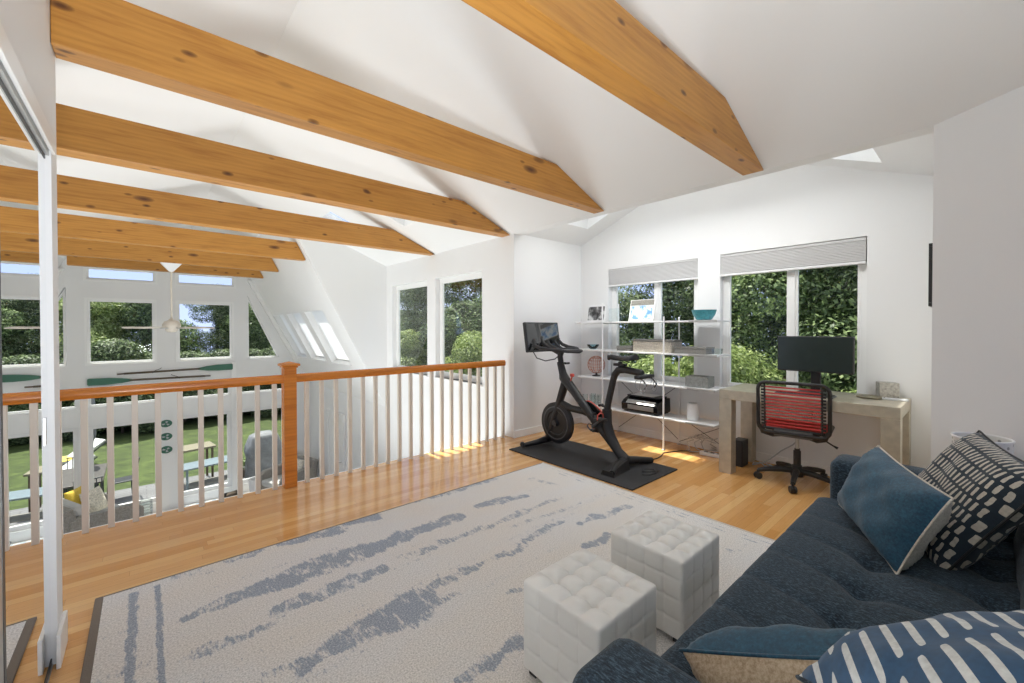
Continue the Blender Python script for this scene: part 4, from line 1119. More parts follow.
for x in (.66, 2.80):
    for y in (-.24, .48):
        mb = MB(); z0 = .0125 if y > .36 else 0
        mb.lathe([(.016, z0), (.024, .12)], c=L_(x, y, 0), n=14); mb.build('leg', M['sofadark'], t, 40)

# ------------------------------------------------------------------ cushions
def cushion(w, h, th, seed=0, nose=.04, n=30, wrinkle=.006):
    r = random.Random(seed); ph = [r.uniform(0, 6) for _ in range(8)]
    def shape(u, v, sgn):
        a, b = 2 * u - 1, 2 * v - 1
        x = a * w / 2 * (1 - nose * (1 - b * b) * abs(a) ** 3 ); y = b * h / 2 * (1 - nose * 1.4 * (1 - a * a) * abs(b) ** 3)
        e = max(0, (1 - a ** 4) * (1 - b ** 4)) ** .62
        wr = wrinkle * (math.sin(9 * a + 5 * b + ph[0]) + math.sin(7 * b - 11 * a + ph[1]) * .7 + math.sin(16 * a * b + ph[2]) * .5) * e
        rim = wrinkle * .8 * math.sin(26 * (a + b) + ph[3]) * (1 - e) * (e > 0)
        return Vector((x, y, sgn * (th / 2 * e) + wr * .6 + rim))
    A, B = MB(), MB()
    A.surf(lambda u, v: shape(u, v, 1), n, n); B.surf(lambda u, v: shape(u, v, -1), n, n)
    edge = [shape(i / n, 0, 1) for i in range(n)] + [shape(1, i / n, 1) for i in range(n)] + [shape(1 - i / n, 1, 1) for i in range(n)] + [shape(0, 1 - i / n, 1) for i in range(n)]
    return A, B, edge
def pillow(name, c, X, Y, w, h, th, mf, mk, label, seed, pipe=None, nose=.05):
    X = Vector(X).normalized(); Y = Vector(Y); Y = (Y - X * Y.dot(X)).normalized(); Z = X.cross(Y)
    t = thing(name, (0, 0, 0), label, 'cushion')
    t.matrix_world = Matrix(((X.x, Y.x, Z.x, c[0]), (X.y, Y.y, Z.y, c[1]), (X.z, Y.z, Z.z, c[2]), (0, 0, 0, 1)))
    A, B, e = cushion(w, h, th, seed, nose)
    A.build('front_cover', mf, t, 180); B.build('back_cover', mk, t, 180)
    mb = MB(); mb.tube(e, .0042, 6, closed=True); mb.build('piping', pipe or mk, t, 180)
    return t
pillow('lumbar_cushion', (2.293, .268, .580), (-.885, -.461, -.0595), (.147, -.399, .905), .56, .335, .17, M['velvet'], M['cream'], 'teal velvet lumbar cushion propped against the patterned cushion at the far arm', 1, M['cream'])
pillow('patterned_cushion', (2.43, .06, .622), (-.930, -.355, -.091), (.118, -.526, .842), .50, .50, .17, M['lattice'], M['lattice'], 'black and cream lattice cushion leaning on the sofa back', 2, M['sofadark'])
pillow('striped_cushion', (.965, -.085, .765), (.72, -.68, .14), (-.66, -.62, .42), .52, .46, .20, M['stripe'], M['stripe'], 'blue cushion with slanted white bars leaning on the sofa arm', 3, M['sofa'])
pillow('velvet_cushion', (1.12, .275, .478), (.12, -.90, .42), (-.50, .05, .84), .46, .23, .20, M['linen'], M['velvet'], 'teal velvet cushion with beige back lying behind the striped cushion', 4, M['velvet'])

# perforated lantern behind the sofa
t = thing('perforated_lantern', (3.03, .012, 0), 'white perforated cylinder lantern standing behind the sofa', 'lantern')
def m_perf():
    m, nt, b = new_mat('white_perforated_metal')
    v = N(nt, 'ShaderNodeTexVoronoi', Scale=46.); nt.links.new(mapping(nt), v.inputs['Vector'])
    nt.links.new(ramp(nt, v.outputs['Distance'], [(.28, sr(158, 158, 154)), (.4, sr(222, 221, 217))]), b.inputs['Base Color']); b.inputs['Roughness'].default_value = .4
    return m
mb = MB(); mb.lathe([(.0, .02), (.098, .02), (.1, .03), (.1, .765), (.096, .765), (.096, .04), (.0, .04)], n=48, caps=False); mb.build('shade', m_perf(), t, 40)
mb = MB(); mb.tube([(.1 * math.cos(a), .1 * math.sin(a), .767) for a in [2 * PI * i / 40 for i in range(40)]], .005, 6, closed=True); mb.build('rim', M['white'], t, 60)
mb = MB(); mb.lathe([(.085, 0), (.09, .02)], n=30); mb.build('base', M['ltgrey'], t, 40)
# ------------------------------------------------------------------ things in the room below and by the gable wall
# ceiling fan
FX, FY = .34, 9.12
t = thing('ceiling_fan', (FX, FY, 2.40), 'white ceiling fan hanging on a long rod from a pine beam', 'ceiling fan')
mb = MB(); mb._poly([(-.14, -.07, 0), (.14, -.07, 0), (.14, .07, 0), (-.14, .07, 0), (-.025, -.02, -.14), (.025, -.02, -.14), (.025, .02, -.14), (-.025, .02, -.14)],
                    [(0, 1, 2, 3), (7, 6, 5, 4), (0, 4, 5, 1), (1, 5, 6, 2), (2, 6, 7, 3), (3, 7, 4, 0)]); mb.build('canopy', M['white'], t)
mb = MB(); mb.rod((0, 0, -.14), (0, 0, -.95), .014, 10); mb.build('downrod', M['baluster'], t, 60)
mb = MB(); mb.lathe([(.02, -.93), (.05, -.96), (.1, -.98), (.125, -1.03), (.125, -1.07), (.09, -1.10), (.085, -1.13), (.06, -1.16), (.0, -1.165)], n=32, caps=False); mb.build('motor_housing', M['baluster'], t, 50)
for k_ in range(5):
    a = math.radians(20 + 72 * k_); T = Matrix.Rotation(a, 4, 'Z') @ Matrix.Translation((0, 0, -1.085)) @ Matrix.Rotation(math.radians(11), 4, 'X')
    mb = MB(); n_ = 8; out = [(.18, -.045), (.30, -.062), (.6, -.068), (.64, -.045), (.65, 0), (.64, .045), (.6, .068), (.30, .062), (.18, .045)]
    mb._poly([T @ Vector((x, y, z)) for z in (-.004, .004) for x, y in out], [tuple(range(9))[::-1], tuple(range(9, 18))] + [(i, (i + 1) % 9, 9 + (i + 1) % 9, 9 + i) for i in range(9)])
    bl = mb.build('blade', M['baluster'], t)
    mb = MB(); mb.tube([T @ Vector((.1, 0, -.008)), T @ Vector((.26, 0, -.009))], [.016, .022], 8, flat=.4); mb.build('blade_bracket', M['ltgrey'], bl, 60)

# oars on the gable wall
for x0, x1, z0, z1, blade_at, lab in ((-.87, 1.12, .235, .215, 0, 'lower green-bladed oar hung on the gable wall, blade towards the closet'),
                                      (-.44, 1.55, .365, .40, 1, 'upper green-bladed oar hung on the gable wall, blade towards the roof slope')):
    c_ = Vector(((x0 + x1) / 2, YG - .045, (z0 + z1) / 2)); t = thing('oar', c_, lab, 'oar', 'pair of oars on the gable wall')
    A, B = Vector((x0, YG - .045, z0)) - c_, Vector((x1, YG - .045, z1)) - c_
    if blade_at == 0: A, B = B, A
    d = (B - A).normalized(); Lh = (B - A).length; P = lambda s_, w=0, q=0: A + d * s_ + Vector((0, q, w))
    mb = MB(); mb.tube([P(0), P(.10), P(.11), P(Lh - .62)], [.015, .015, .02, .019], 10); mb.build('shaft', M['darkwood'], t, 60)
    out = [(Lh - .66, .02), (Lh - .5, .05), (Lh - .3, .068), (Lh - .02, .07), (Lh, .055)]
    pl = [(s_, w) for s_, w in out] + [(s_, -w) for s_, w in out[::-1]]; m_ = len(pl)
    mb = MB(); mb._poly([P(s_, w, q) for q in (-.01, .01) for s_, w in pl], [tuple(range(m_))[::-1], tuple(range(m_, 2 * m_))] + [(i, (i + 1) % m_, m_ + (i + 1) % m_, m_ + i) for i in range(m_)])
    mb.build('blade', M['greenoar'], t)
    mb = MB(); mb.tube([P(.55, -.02, -.02), P(.60, .03, -.03), P(.68, .06, -.03), P(.70, .08, -.03)], .006, 6); mb.rod(P(.6, 0, 0), P(.6, 0, .044), .008); mb.rod(P(Lh - .75, 0, 0), P(Lh - .75, 0, .044), .008)
    mb.build('oarlock', M['darkmetal'], t, 60)
# three oval plaques on the centre post
for z, lab in ((-.76, 'topmost of the three green oval plaques on the white post'), (-1.045, 'middle of the three green oval plaques on the white post'), (-1.33, 'lowest of the three green oval plaques on the white post')):
    T = Matrix.Rotation(PI / 2, 4, 'X'); t = thing('oval_plaque', (.325, YG - .047, z), lab, 'plaque', 'green oval plaques on the post')
    mb = MB(); el = [(.105 * math.cos(a), .078 * math.sin(a)) for a in [2 * PI * i / 28 for i in range(28)]]
    mb.prism(el, 1, -.02, 0, .004); mb.build('disc', M['greenoar'], t)
    mb = MB()
    for q in range(3):
        a = 2 * PI * q / 3 + z
        mb.prism([(.07 * math.cos(a + e) * s_, .052 * math.sin(a + e) * s_) for e, s_ in ((-.5, .4), (0, .15), (.5, .4), (.35, 1), (-.35, 1))], 1, -.026, -.0205)
    mb.build('relief', M['ltgrey'], t)

def outdoor_sofa(name, loc, rz, w, label, cat, mfr, group=None, d=.85):
    t = thing(name, loc, label, cat, group, rz)
    mb = MB(); mb.box(-w / 2 + .13, w / 2 - .13, -d / 2 + .16, d / 2 - .02, .08, .27, .02); mb.build('seat_base', mfr, t)
    for sx in (-1, 1):
        mb = MB(); x0, x1 = sorted((sx * w / 2, sx * (w / 2 - .13)))
        prof = [(-d / 2, .06), (d / 2, .06), (d / 2, .52), (d / 2 - .1, .6), (-d / 2 + .2, .64), (-d / 2, .62)]
        mb.prism(prof, 0, x0, x1, .02); mb.build('arm', mfr, t)
    mb = MB(); mb.prism([(-d / 2 - .08, .78), (-d / 2 + .05, .80), (-d / 2 + .16, .3), (-d / 2 + .16, .06), (-d / 2, .06)], 0, -w / 2 + .02, w / 2 - .02, .03); mb.build('backrest', mfr, t)
    k_ = max(1, round((w - .26) / .7)); cw = (w - .26) / k_
    for i in range(k_):
        x = -w / 2 + .13 + i * cw
        MB().box(x + .005, x + cw - .005, -d / 2 + .17, d / 2 + .01, .275, .42, .04, 3).build('seat_cushion', M['outcush'], t)
        mb = MB(); mb.prism([(-d / 2 + .07, .75), (-d / 2 + .2, .78), (-d / 2 + .33, .43), (-d / 2 + .17, .425)], 0, x + .01, x + cw - .01, .04); mb.build('back_cushion', M['outcush'], t)
    for sx in (-1, 1):
        for sy in (-1, 1):
            MB().box(sx * (w / 2 - .08) - .03, sx * (w / 2 - .08) + .03, sy * (d / 2 - .07) - .03, sy * (d / 2 - .07) + .03, 0, .059).build('foot', M['sofadark'], t)
    return t
outdoor_sofa('armchair', (-.78, 10.8, LOW), -1.15, 1.15, 'grey armchair with yellow and spotted cushions in the room below, by the patio doors', 'armchair', M['outgrey']).scale = (1.2, 1.2, 1.2)
outdoor_sofa('armchair', (2.52, 10.95, LOW), 1.9, .95, 'grey armchair in the room below, behind the oak newel post', 'armchair', M['outgrey'])
def pil2(c, nx, ny, s_, mat, label, seed):
    Z = Vector((nx, ny, .35)).normalized(); X = Vector((0, 0, 1)).cross(Z).normalized(); Y = Z.cross(X)
    return pillow('throw_cushion', c, X, Y, s_, s_, .15, mat, mat, label, seed)
pil2((-.93, 10.99, LOW + .80), .8, -.45, .46, M['yellow'], 'yellow cushion at the back of the grey armchair in the room below', 11)
pil2((-.73, 10.86, LOW + .77), .8, -.5, .44, M['dots'], 'cream spotted cushion in front of the yellow cushion in the room below', 12)
pil2((2.66, 10.87, LOW + .62), -.9, -.4, .42, M['dots'], 'cream spotted cushion on the armchair behind the newel post', 13)
mb = MB(); mb.lathe([(.0, .0), (.07, 0), (.09, .03), (.1, .2), (.085, .36), (.092, .38), (.088, .38), (.08, .36), (.094, .2), (.084, .035), (.0, .01)], n=28, caps=False)
mb.bm.free()
t = thing('glass_hurricane', (-.02, 11.1, LOW), 'ribbed clear glass cylinder standing in the room below by the white post', 'vase')
mb = MB(); mb.lathe([(.0, .0), (.1, 0), (.105, .02), (.105, .50), (.098, .50), (.098, .03), (.0, .02)], n=28, caps=False); mb.build('cylinder', M['clear'], t, 40)
mb = MB()
for z in [.06 + .055 * i for i in range(9)]: mb.tube([(.108 * math.cos(a), .108 * math.sin(a), z) for a in [2 * PI * i / 24 for i in range(24)]], .006, 5, closed=True)
mb.build('glass_ribs', M['ltgrey'], t, 60)
t = thing('side_table', (-1.02, 10.3, LOW), 'small round white side table in the room below by the grey armchair', 'side table')
mb = MB(); mb.lathe([(.0, .50), (.2, .50), (.21, .51), (.21, .53), (.0, .535)], n=32, caps=False); mb.build('top', M['white'], t, 40)
for k_ in range(3):
    a = 2 * PI * k_ / 3; mb = MB(); mb.rod((.08 * math.cos(a), .08 * math.sin(a), .5), (.19 * math.cos(a), .19 * math.sin(a), 0), .014, 8); mb.build('leg', M['white'], t, 60)
rg = MB().box(.62, 1.75, 11.0, 11.72, .0, .012, .002)
def m_blot():
    m, nt, b = new_mat('blue_blotch_mat'); v = N(nt, 'ShaderNodeTexNoise', Scale=7., Detail=3.); nt.links.new(mapping(nt), v.inputs['Vector'])
    nt.links.new(ramp(nt, v.outputs['Fac'], [(.42, sr(216, 220, 222)), (.5, sr(150, 176, 196)), (.58, sr(226, 226, 224))]), b.inputs['Base Color']); b.inputs['Roughness'].default_value = .9; return m
tag(rg.build('door_mat', m_blot(), loc=(0, 0, LOW)), 'pale blue patterned mat on the lower floor inside the patio door', 'mat')
t = thing('log_basket', (1.45, 11.4, LOW + .0125), 'low dark basket on the pale blue mat by the patio door', 'basket')
mb = MB(); mb.lathe([(.0, 0), (.16, 0), (.2, .14), (.185, .14), (.15, .02), (.0, .02)], n=24, caps=False); mb.build('bowl', M['darkmetal'], t, 40)
mb = MB()
for i in range(4): mb.rod((-.12 + .02 * i, -.1 + .065 * i, .12), (.13, -.08 + .06 * i, .15), .035, 8)
mb.build('logs', M['bark'], t, 60)
t = thing('planter', (1.95, 11.35, LOW), 'low white planter in the room below, between the doors and the armchair', 'planter')
mb = MB(); mb.lathe([(.0, 0), (.14, 0), (.17, .42), (.155, .42), (.13, .03), (.0, .03)], n=28, caps=False); mb.build('pot', M['white'], t, 40)
t = thing('green_chair', (2.95, 8.1, LOW), 'small green dining chair by the lower white wall', 'chair', rz=PI / 2)
MB().box(-.2, .2, -.2, .2, .43, .46, .008).build('seat', M['greenoar'], t)
mb = MB(); mb.prism([(.17, .47), (.2, .47), (.25, 1.05), (.22, 1.05)], 0, -.2, .2, .008); mb.build('backrest', M['greenoar'], t)
for sx in (-.17, .17):
    for sy in (-.17, .17): MB().box(sx - .02, sx + .02, sy - .02, sy + .02, 0, .429).build('leg', M['greenoar'], t)

# ------------------------------------------------------------------ garden
GZ = -2.85
mb = MB(); mb.box(-40, 45, -30, 60, GZ - .3, GZ)
o = mb.build('lawn', M['lawn']); struct(o, 'mown green lawn beyond the patio')
mb = MB(); mb.box(-9, 4.2, 11.96, 14.1, GZ + .001, -2.68); struct(mb.build('patio', M['deck']), 'pale boarded patio outside the gable doors')
PZ = -2.68
t = thing('patio_table', (1.2, 12.75, PZ), 'pale blue-grey patio table with thin legs outside the doors', 'table', rz=.14)
MB().box(-.6, .6, -.3, .3, .63, .67, .01).build('tabletop', M['tablegrey'], t)
for sx in (-.52, .52):
    for sy in (-.24, .24): MB().box(sx - .02, sx + .02, sy - .02, sy + .02, 0, .629).build('leg', M['tablegrey'], t)
MB().box(-.5, .5, -.22, .22, .18, .2, .005).build('shelf', M['greybox'], t)
t = thing('patio_bench', (.85, 13.6, PZ), 'tan topped patio table standing behind the blue-grey one', 'table', rz=.14)
MB().box(-.5, .5, -.32, .32, .86, .91, .01).build('tabletop', M['tan'], t)
for sx in (-.42, .42):
    for sy in (-.25, .25): MB().box(sx - .022, sx + .022, sy - .022, sy + .022, 0, .859).build('leg', M['darkwood'], t)
t = thing('covered_grill', (2.38, 12.85, PZ), 'barbecue grill under a grey vinyl cover on the patio', 'grill')
mb = MB()
def cov(u, v):
    a = 2 * PI * u; k_ = (abs(math.cos(a)) ** 5 + abs(math.sin(a)) ** 5) ** -.2
    rx, ry = .42, .3
    prof = [(1.0, .02), (1.0, .25), (.93, .55), (1.02, .72), (.98, .86), (.75, 1.12), (.4, 1.2), (.0, 1.22)]
    q = v * (len(prof) - 1); i = min(int(q), len(prof) - 2); f = q - i
    r_ = prof[i][0] * (1 - f) + prof[i + 1][0] * f; z = prof[i][1] * (1 - f) + prof[i + 1][1] * f
    r_ *= 1 + .03 * math.sin(9 * a + 3 * z) * (v < .75)
    return (rx * r_ * k_ * math.cos(a), ry * r_ * k_ * math.sin(a), z)
mb.surf(cov, 56, 28, wrap_u=True); mb.build('cover', M['cover'], t, 60, weld=1e-4)
for sx in (-.3, .3): MB().box(sx - .03, sx + .03, -.2, .2, 0, .05).build('leg', M['darkmetal'], t)
t = thing('flower_pot', (2.0, 13.2, PZ), 'small potted plant on the patio beside the covered grill', 'plant')
mb = MB(); mb.lathe([(.0, 0), (.09, 0), (.13, .2), (.115, .2), (.0, .18)], n=20, caps=False); mb.build('pot', M['darkwood'], t, 40)
def leaf_mesh(spots, n, size, seed, flat=.0):
    """n small leaves scattered through blobs (centre, radii)"""
    r = np.random.default_rng(seed); w = np.array([b[1][0] * b[1][1] + b[1][2] * b[1][0] for b in spots], float); w /= w.sum()
    idx = r.choice(len(spots), n, p=w); c = np.array([b[0] for b in spots])[idx]; ra = np.array([b[1] for b in spots])[idx]
    d = r.normal(size=(n, 3)); d /= np.linalg.norm(d, axis=1)[:, None]; rad = r.uniform(.72, 1.05, n)[:, None]
    p = c + d * ra * rad
    nn = d + r.normal(size=(n, 3)) * .55 + np.array([0, 0, .5]); nn /= np.linalg.norm(nn, axis=1)[:, None]
    a = np.cross(nn, r.normal(size=(n, 3))); a /= np.linalg.norm(a, axis=1)[:, None]; b = np.cross(nn, a)
    s_ = size * r.uniform(.6, 1.3, n)[:, None]
    v = np.stack([p - a * s_, p + b * s_ * .45 + nn * s_ * .12, p + a * s_, p - b * s_ * .45 + nn * s_ * .12], 1).reshape(-1, 3)
    me = bpy.data.meshes.new('leaves'); me.vertices.add(4 * n); me.vertices.foreach_set('co', v.astype(np.float32).ravel())
    me.loops.add(4 * n); me.loops.foreach_set('vertex_index', np.arange(4 * n, dtype=np.int32))
    me.polygons.add(n); me.polygons.foreach_set('loop_start', np.arange(0, 4 * n, 4, dtype=np.int32))
    me.update(calc_edges=True); me.validate()
    return me
def blobs(seed, w, h0, h1, k, r0, r1):
    r = random.Random(seed); out = []
    for _ in range(k):
        f = r.random(); z = h0 + (h1 - h0) * f; m_ = w * (1 - .65 * max(0, (f - .45) / .55) ** 1.6)
        a = r.uniform(0, 2 * PI); q = m_ * math.sqrt(r.random()) * .85; s_ = r.uniform(r0, r1)
        out.append(((q * math.cos(a), q * math.sin(a), z), (s_, s_, s_ * .8)))
    return out
pm_ = leaf_mesh([((0, 0, .3), (.16, .16, .14)), ((.05, .03, .38), (.1, .1, .1))], 260, .035, 77); pm_.materials.append(M['leafm'])
po_ = bpy.data.objects.new('foliage', pm_); COL.objects.link(po_); po_.parent = t
LM = {}
def crown(kind, seed, w, h0, h1, k, r0, r1, n, size, mat):
    me = leaf_mesh(blobs(seed, w, h0, h1, k, r0, r1), n, size, seed); me.materials.append(mat); LM[kind] = (me, h0)
crown('tall', 1, 2.0, 1.0, 7.6, 60, .45, .85, 90000, .042, M['leafd'])
crown('tall2', 2, 2.1, .8, 7.0, 56, .45, .9, 90000, .044, M['leafm'])
crown('bush', 3, 1.1, .5, 3.3, 34, .3, .55, 42000, .036, M['leafl'])
crown('hedge', 4, 1.5, .3, 3.6, 40, .4, .7, 46000, .06, M['leafd'])
crown('round', 5, 1.9, .5, 5.0, 46, .5, .85, 60000, .062, M['leafm'])
def tree(kind, x, y, s_, rz, label, cat='tree', name='tree', group=None, zs=1., mat=None):
    me, h0 = LM[kind]; t = thing(name, (x, y, GZ), label, cat, group, rz)
    o = bpy.data.objects.new('foliage', me); COL.objects.link(o); o.parent = t; o.scale = (s_, s_, s_ * zs)
    if mat:
        o.data = me.copy(); o.data.materials[0] = mat
    mb = MB(); r = random.Random(x * 7 + y); H = max(v.co.z for v in me.vertices) * s_ * zs * .8; rr_ = .09 * s_ if cat == 'tree' else .04
    mb.tube([(0, 0, 0), (.05, .03, H * .3), (-.04, .06, H * .6), (.03, 0, H)], [rr_ * 1.3, rr_, rr_ * .8, rr_ * .3], 8)
    for k_ in range(5):
        a = r.uniform(0, 6.3); z = H * (.3 + .12 * k_); mb.tube([(0, .03, z), (.4 * math.cos(a), .4 * math.sin(a), z + .5), (.9 * math.cos(a), .9 * math.sin(a), z + .8)], [rr_ * .5, rr_ * .35, rr_ * .15], 6)
    mb.build('trunk', M['bark'], t, 60)
    return t
# beyond the desk wall
for i, (k_, x, y, s_, l) in enumerate([
    ('tall', 10.2, 5.4, 1.05, 'dark leafy tree seen through the window behind the shelving'),
    ('tall2', 9.9, 2.6, 1.05, 'mid green tree seen between the two desk wall windows'),
    ('tall', 10.2, .2, 1.1, 'dark tree seen through the desk window above the monitor'),
    ('tall2', 10.4, 13.8, 1.05, 'mid green tree seen in the taller window beyond the railing'),
    ('tall', 9.4, 15.9, .95, 'dark tree filling the edge of the narrow window beyond the railing'),
    ('tall', 10.2, 20.5, .62, 'lower dark tree beside the patch of sky in the narrow window'),
    ('tall2', 13., 3.9, 1.25, 'tree further back behind the shelving window'),
    ('tall', 13., -.6, 1.2, 'tree further back behind the monitor')]):
    tree(k_, x, y, s_, i * 1.3, l)
for i, (x, y, s_, zs, l) in enumerate([(7.0, 2.75, 1.1, 1.02, 'light green bush at the foot of the desk window'), (6.8, 4.2, 1.0, 1.04, 'light green bush at the foot of the shelving window'),
                                (7.4, 10.2, 1.1, 1.05, 'light green bush low in the taller window beyond the railing'), (7.9, 14.6, 1.1, 1.06, 'light green bush low in the narrow window beyond the railing'),
                                (7.1, .8, .85, 1.15, 'light green bush behind the monitor stand')]):
    tree('bush', x, y, s_, i * 2.1, l, 'bush', 'bush', zs=zs)
tree('hedge', 9.6, 13.6, 1.35, .4, 'dark shrub behind the light bush in the taller window beyond the railing', 'shrub', 'garden_shrub')
tree('hedge', 9.9, 18.2, 1.35, 1.9, 'dark shrub behind the light bush in the narrow window beyond the railing', 'shrub', 'garden_shrub')
# beyond the lawn
hx = [-11.5, -9.2, -7.0, -4.8, -2.7, -.7, 1.3, 3.3, 5.4, 7.6]
for i, x in enumerate(hx):
    tree('hedge', x, 23.2 + .5 * math.sin(i * 2.2), 1.0, i * .9, 'clipped dark shrub of the hedge across the end of the lawn', 'shrub', 'hedge_shrub', 'hedge across the end of the lawn', zs=.9 + .1 * math.sin(i * 1.7))
for i, (k_, x, y, s_, zs, mt_, l) in enumerate([
    ('round', -1.9, 25.6, 1.05, .98, 'leafl', 'bright green rounded tree under the grey roof in the square gable window'), ('round', .0, 26.0, 1.0, 1.16, None, 'mid green rounded tree at the edge of the square gable window by the post'),
    ('tall', 2.9, 27.0, .95, .86, None, 'tall dark tree in the square gable window beside the sky'), ('tall2', 5.1, 27.5, 1.0, .95, None, 'tall tree behind the slanted gable window'),
    ('round', -4.4, 26.0, 1.15, 1.1, None, 'rounded tree seen past the end of the closet wall'), ('tall2', -7.5, 27.0, 1., .9, None, 'tall tree further along, reflected in the closet mirror'), ('tall', 8.2, 28.0, 1.1, .9, None, 'tall dark tree beyond the roof slope windows'),
    ('round', 4.1, 25.4, 1.0, 1.0, None, 'rounded tree low in the slanted gable window')]):
    tree(k_, x, y, s_, i * 1.1, l, zs=zs, mat=M[mt_] if mt_ else None)
# neighbouring house
t = thing('neighbour_house', (-3.3, 33, GZ), 'neighbouring house with a grey shingle roof beyond the trees', 'house')
MB().box(-2.4, 2.4, 0, 7, 0, 5.0).build('walls', M['wall'], t)
mb = MB(); mb.prism([(-2.8, 4.75), (0, 7.35), (2.8, 4.75), (2.8, 4.95), (0, 7.55), (-2.8, 4.95)], 1, -.4, 7.4); mb.build('roof', M['roofing'], t)
mb = MB(); mb.prism([(-2.4, 5.001), (2.4, 5.001), (0, 7.2)], 1, .0, 7.0); mb.build('gable_end', M['roofing'], t)

# left patio: dining table, parasol pole, loungers
t = thing('dining_table', (-1.25, 13.2, PZ), 'dark outdoor dining table on the patio beside the parasol pole', 'table')
MB().box(-.55, .55, -.8, .8, .70, .74, .01).build('tabletop', M['slatdark'], t)
for sx in (-.45, .45):
    for sy in (-.7, .7): MB().box(sx - .03, sx + .03, sy - .03, sy + .03, 0, .699).build('leg', M['darkmetal'], t)
po = None
for x, y, rz, lab in ((-.95, 12.3, .2, 'dark metal patio chair at the near end of the dining table'), (-.45, 13.35, 1.7, 'dark metal patio chair at the lawn side of the dining table'), (-1.2, 14.3 - .0, PI, 'dark metal patio chair at the far end of the dining table')):
    if po is None:
        t = po = thing('patio_chair', (0, 0, PZ), lab, 'chair', 'dark chairs at the patio table')
        MB().box(-.22, .22, -.22, .22, .42, .45, .01).build('seat', M['darkmetal'], t)
        mb = MB()
        for i in range(6): mb.rod((-.2 + .08 * i, -.22, .45), (-.2 + .08 * i, -.30, .92), .009, 6)
        mb.rod((-.22, -.30, .92), (.22, -.30, .92), .014, 8); mb.build('backrest', M['darkmetal'], t, 60)
        for sx in (-.2, .2):
            for sy in (-.2, .2):
                mb = MB(); mb.rod((sx, sy, .43), (sx * 1.1, sy * 1.1, 0), .014, 8); mb.build('leg', M['darkmetal'], t, 60)
    else: t = dup(po); t['label'] = lab
    t.location = (x, min(y, 14.0), PZ); t.rotation_euler = (0, 0, rz)
t = thing('parasol', (-1.0, 14.0, PZ), 'closed parasol on a dark pole behind the patio dining table', 'parasol')
mb = MB(); mb.lathe([(.22, 0), (.22, .05), (.05, .08), (.05, .2)], n=24); mb.build('base', M['darkmetal'], t, 40)
mb = MB(); mb.rod((0, 0, .08), (0, 0, 2.7), .035, 10); mb.build('pole', M['darkmetal'], t, 60)
mb = MB(); mb.lathe([(.06, 1.3), (.11, 1.45), (.10, 2.2), (.04, 2.65), (.0, 2.7)], n=12, caps=False); mb.build('folded_canopy', M['cover'], t, 60)
po = None
for x, y, rz, lab in ((-2.0, 15.6, .5, 'sun lounger with a yellow towel on the lawn behind the dining table'), (-2.9, 16.9, .5, 'second sun lounger on the lawn, further from the patio'),(-1.9, 17.6, .5, 'third sun lounger on the lawn, furthest from the patio')):
    if po is None:
        t = po = thing('sun_lounger', (0, 0, GZ), lab, 'lounger', 'sun loungers on the lawn')
        mb = MB(); mb.prism([(-.9, .3), (.35, .3), (.95, .72), (.93, .77), (.33, .36), (-.9, .36)], 1, -.32, .32, .02)
        mb.build('cushion', M['outcush'], t)
        mb = MB()
        for q in (-.33, .33): mb.tube([(-.92, q, .28), (.36, q, .28), (.97, q, .71)], .02, 8)
        mb.build('frame', M['darkmetal'], t, 60)
        for sx in (-.75, .5):
            for sy in (-.3, .3):
                mb = MB(); mb.rod((sx, sy, .29), (sx, sy, 0), .018, 8); mb.build('leg', M['darkmetal'], t, 60)
        mb = MB(); mb.box(-.2, .3, -.325, .325, .361, .372, .003); tw = mb.build('stripe_towel', M['yellow'], t)
    else: t = dup(po); t['label'] = lab
    t.location = (x, y, GZ); t.rotation_euler = (0, 0, rz)
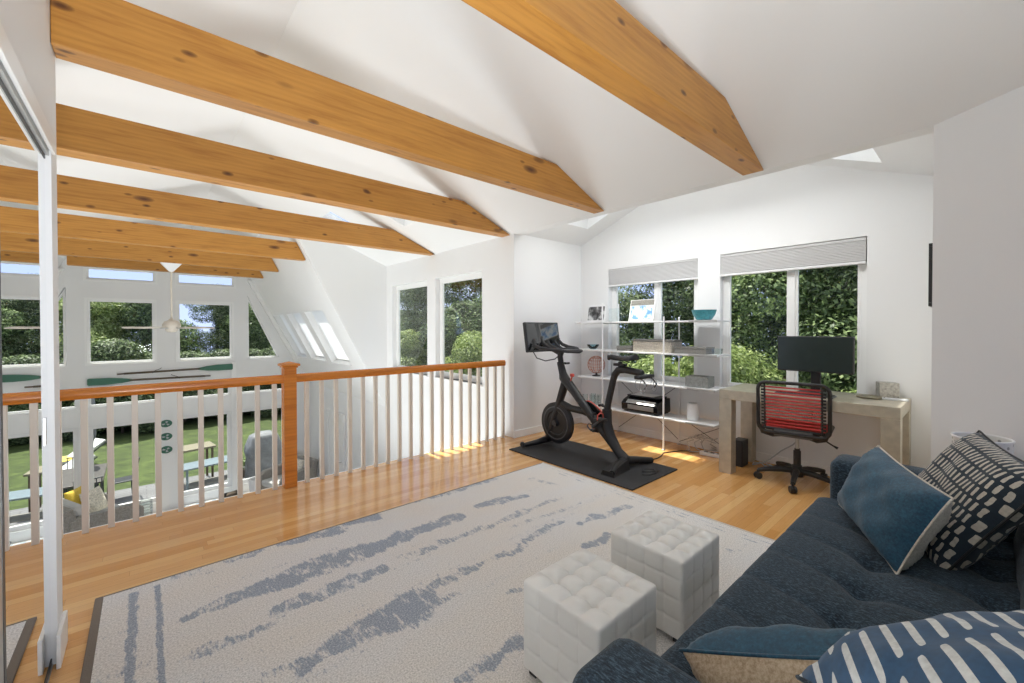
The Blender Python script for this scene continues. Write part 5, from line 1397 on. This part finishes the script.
# ------------------------------------------------------------------ camera and light
F, YAW, PITCH, ROLL, CY = 417.378258, 0.849584101, -0.0110822543, -0.00145467967, 332.680252
c, s = math.cos, math.sin
fw = Vector((c(PITCH) * c(YAW), c(PITCH) * s(YAW), s(PITCH))); rt = Vector((s(YAW), -c(YAW), 0)); up = rt.cross(fw)
r2 = rt * c(ROLL) + up * s(ROLL); u2 = -rt * s(ROLL) + up * c(ROLL)
cam = bpy.data.cameras.new('camera'); co = bpy.data.objects.new('camera', cam); COL.objects.link(co)
cam.sensor_width = 36; cam.lens = F / 1024 * 36; cam.shift_y = -(341.5 - CY) / 1024
cam.clip_start = .02; cam.clip_end = 300
co.matrix_world = Matrix(((r2.x, u2.x, -fw.x, 0), (r2.y, u2.y, -fw.y, 0), (r2.z, u2.z, -fw.z, 1.3), (0, 0, 0, 1)))
scene.camera = co

w = bpy.data.worlds.new('sky'); scene.world = w; w.use_nodes = True; nt = w.node_tree
bg = nt.nodes['Background']; tc = N(nt, 'ShaderNodeTexCoord'); sp = N(nt, 'ShaderNodeSeparateXYZ'); nt.links.new(tc.outputs['Generated'], sp.inputs[0])
sky = ramp(nt, sp.outputs[2], [(.0, sr(190, 204, 246)), (.15, sr(172, 190, 244)), (.35, sr(176, 194, 242)), (.6, sr(240, 243, 250))])
no = N(nt, 'ShaderNodeTexNoise', Scale=3.5, Detail=6.); nt.links.new(tc.outputs['Generated'], no.inputs['Vector'])
cl = ramp(nt, no.outputs['Fac'], [(.55, (0, 0, 0, 1)), (.75, (.8, .8, .8, 1))])
nt.links.new(mixc(nt, sky, sr(244, 246, 252), cl), bg.inputs[0]); bg.inputs[1].default_value = SKY

def light(name, kind, loc, direction, energy, col=(1, 1, 1), size=None, sizey=None, spread=180):
    l = bpy.data.lights.new(name, kind); l.energy = energy; l.color = col
    if kind == 'AREA':
        l.shape = 'RECTANGLE'; l.size = size; l.size_y = sizey or size; l.spread = math.radians(spread)
    if kind == 'POINT': l.shadow_soft_size = size
    o = bpy.data.objects.new(name, l); COL.objects.link(o); o.location = loc
    o.rotation_euler = Vector(direction).to_track_quat('-Z', 'Y').to_euler()
    return o
sun = light('sun', 'SUN', (4, 12, 12), (.07, -.33, -1), SUN, (1, .96, .88)); sun.data.angle = math.radians(.6)
for args in LIGHTS: light(*args)
vs = scene.view_settings
vs.view_transform = 'Standard'; vs.look = 'None'; vs.exposure = EXPO; vs.gamma = 1; vs.use_curve_mapping = False
scene.cycles.use_denoising = True
scene.cycles.max_bounces = 8; scene.cycles.diffuse_bounces = 5; scene.cycles.transparent_max_bounces = 24; scene.cycles.glossy_bounces = 4
scene.cycles.sample_clamp_indirect = 6
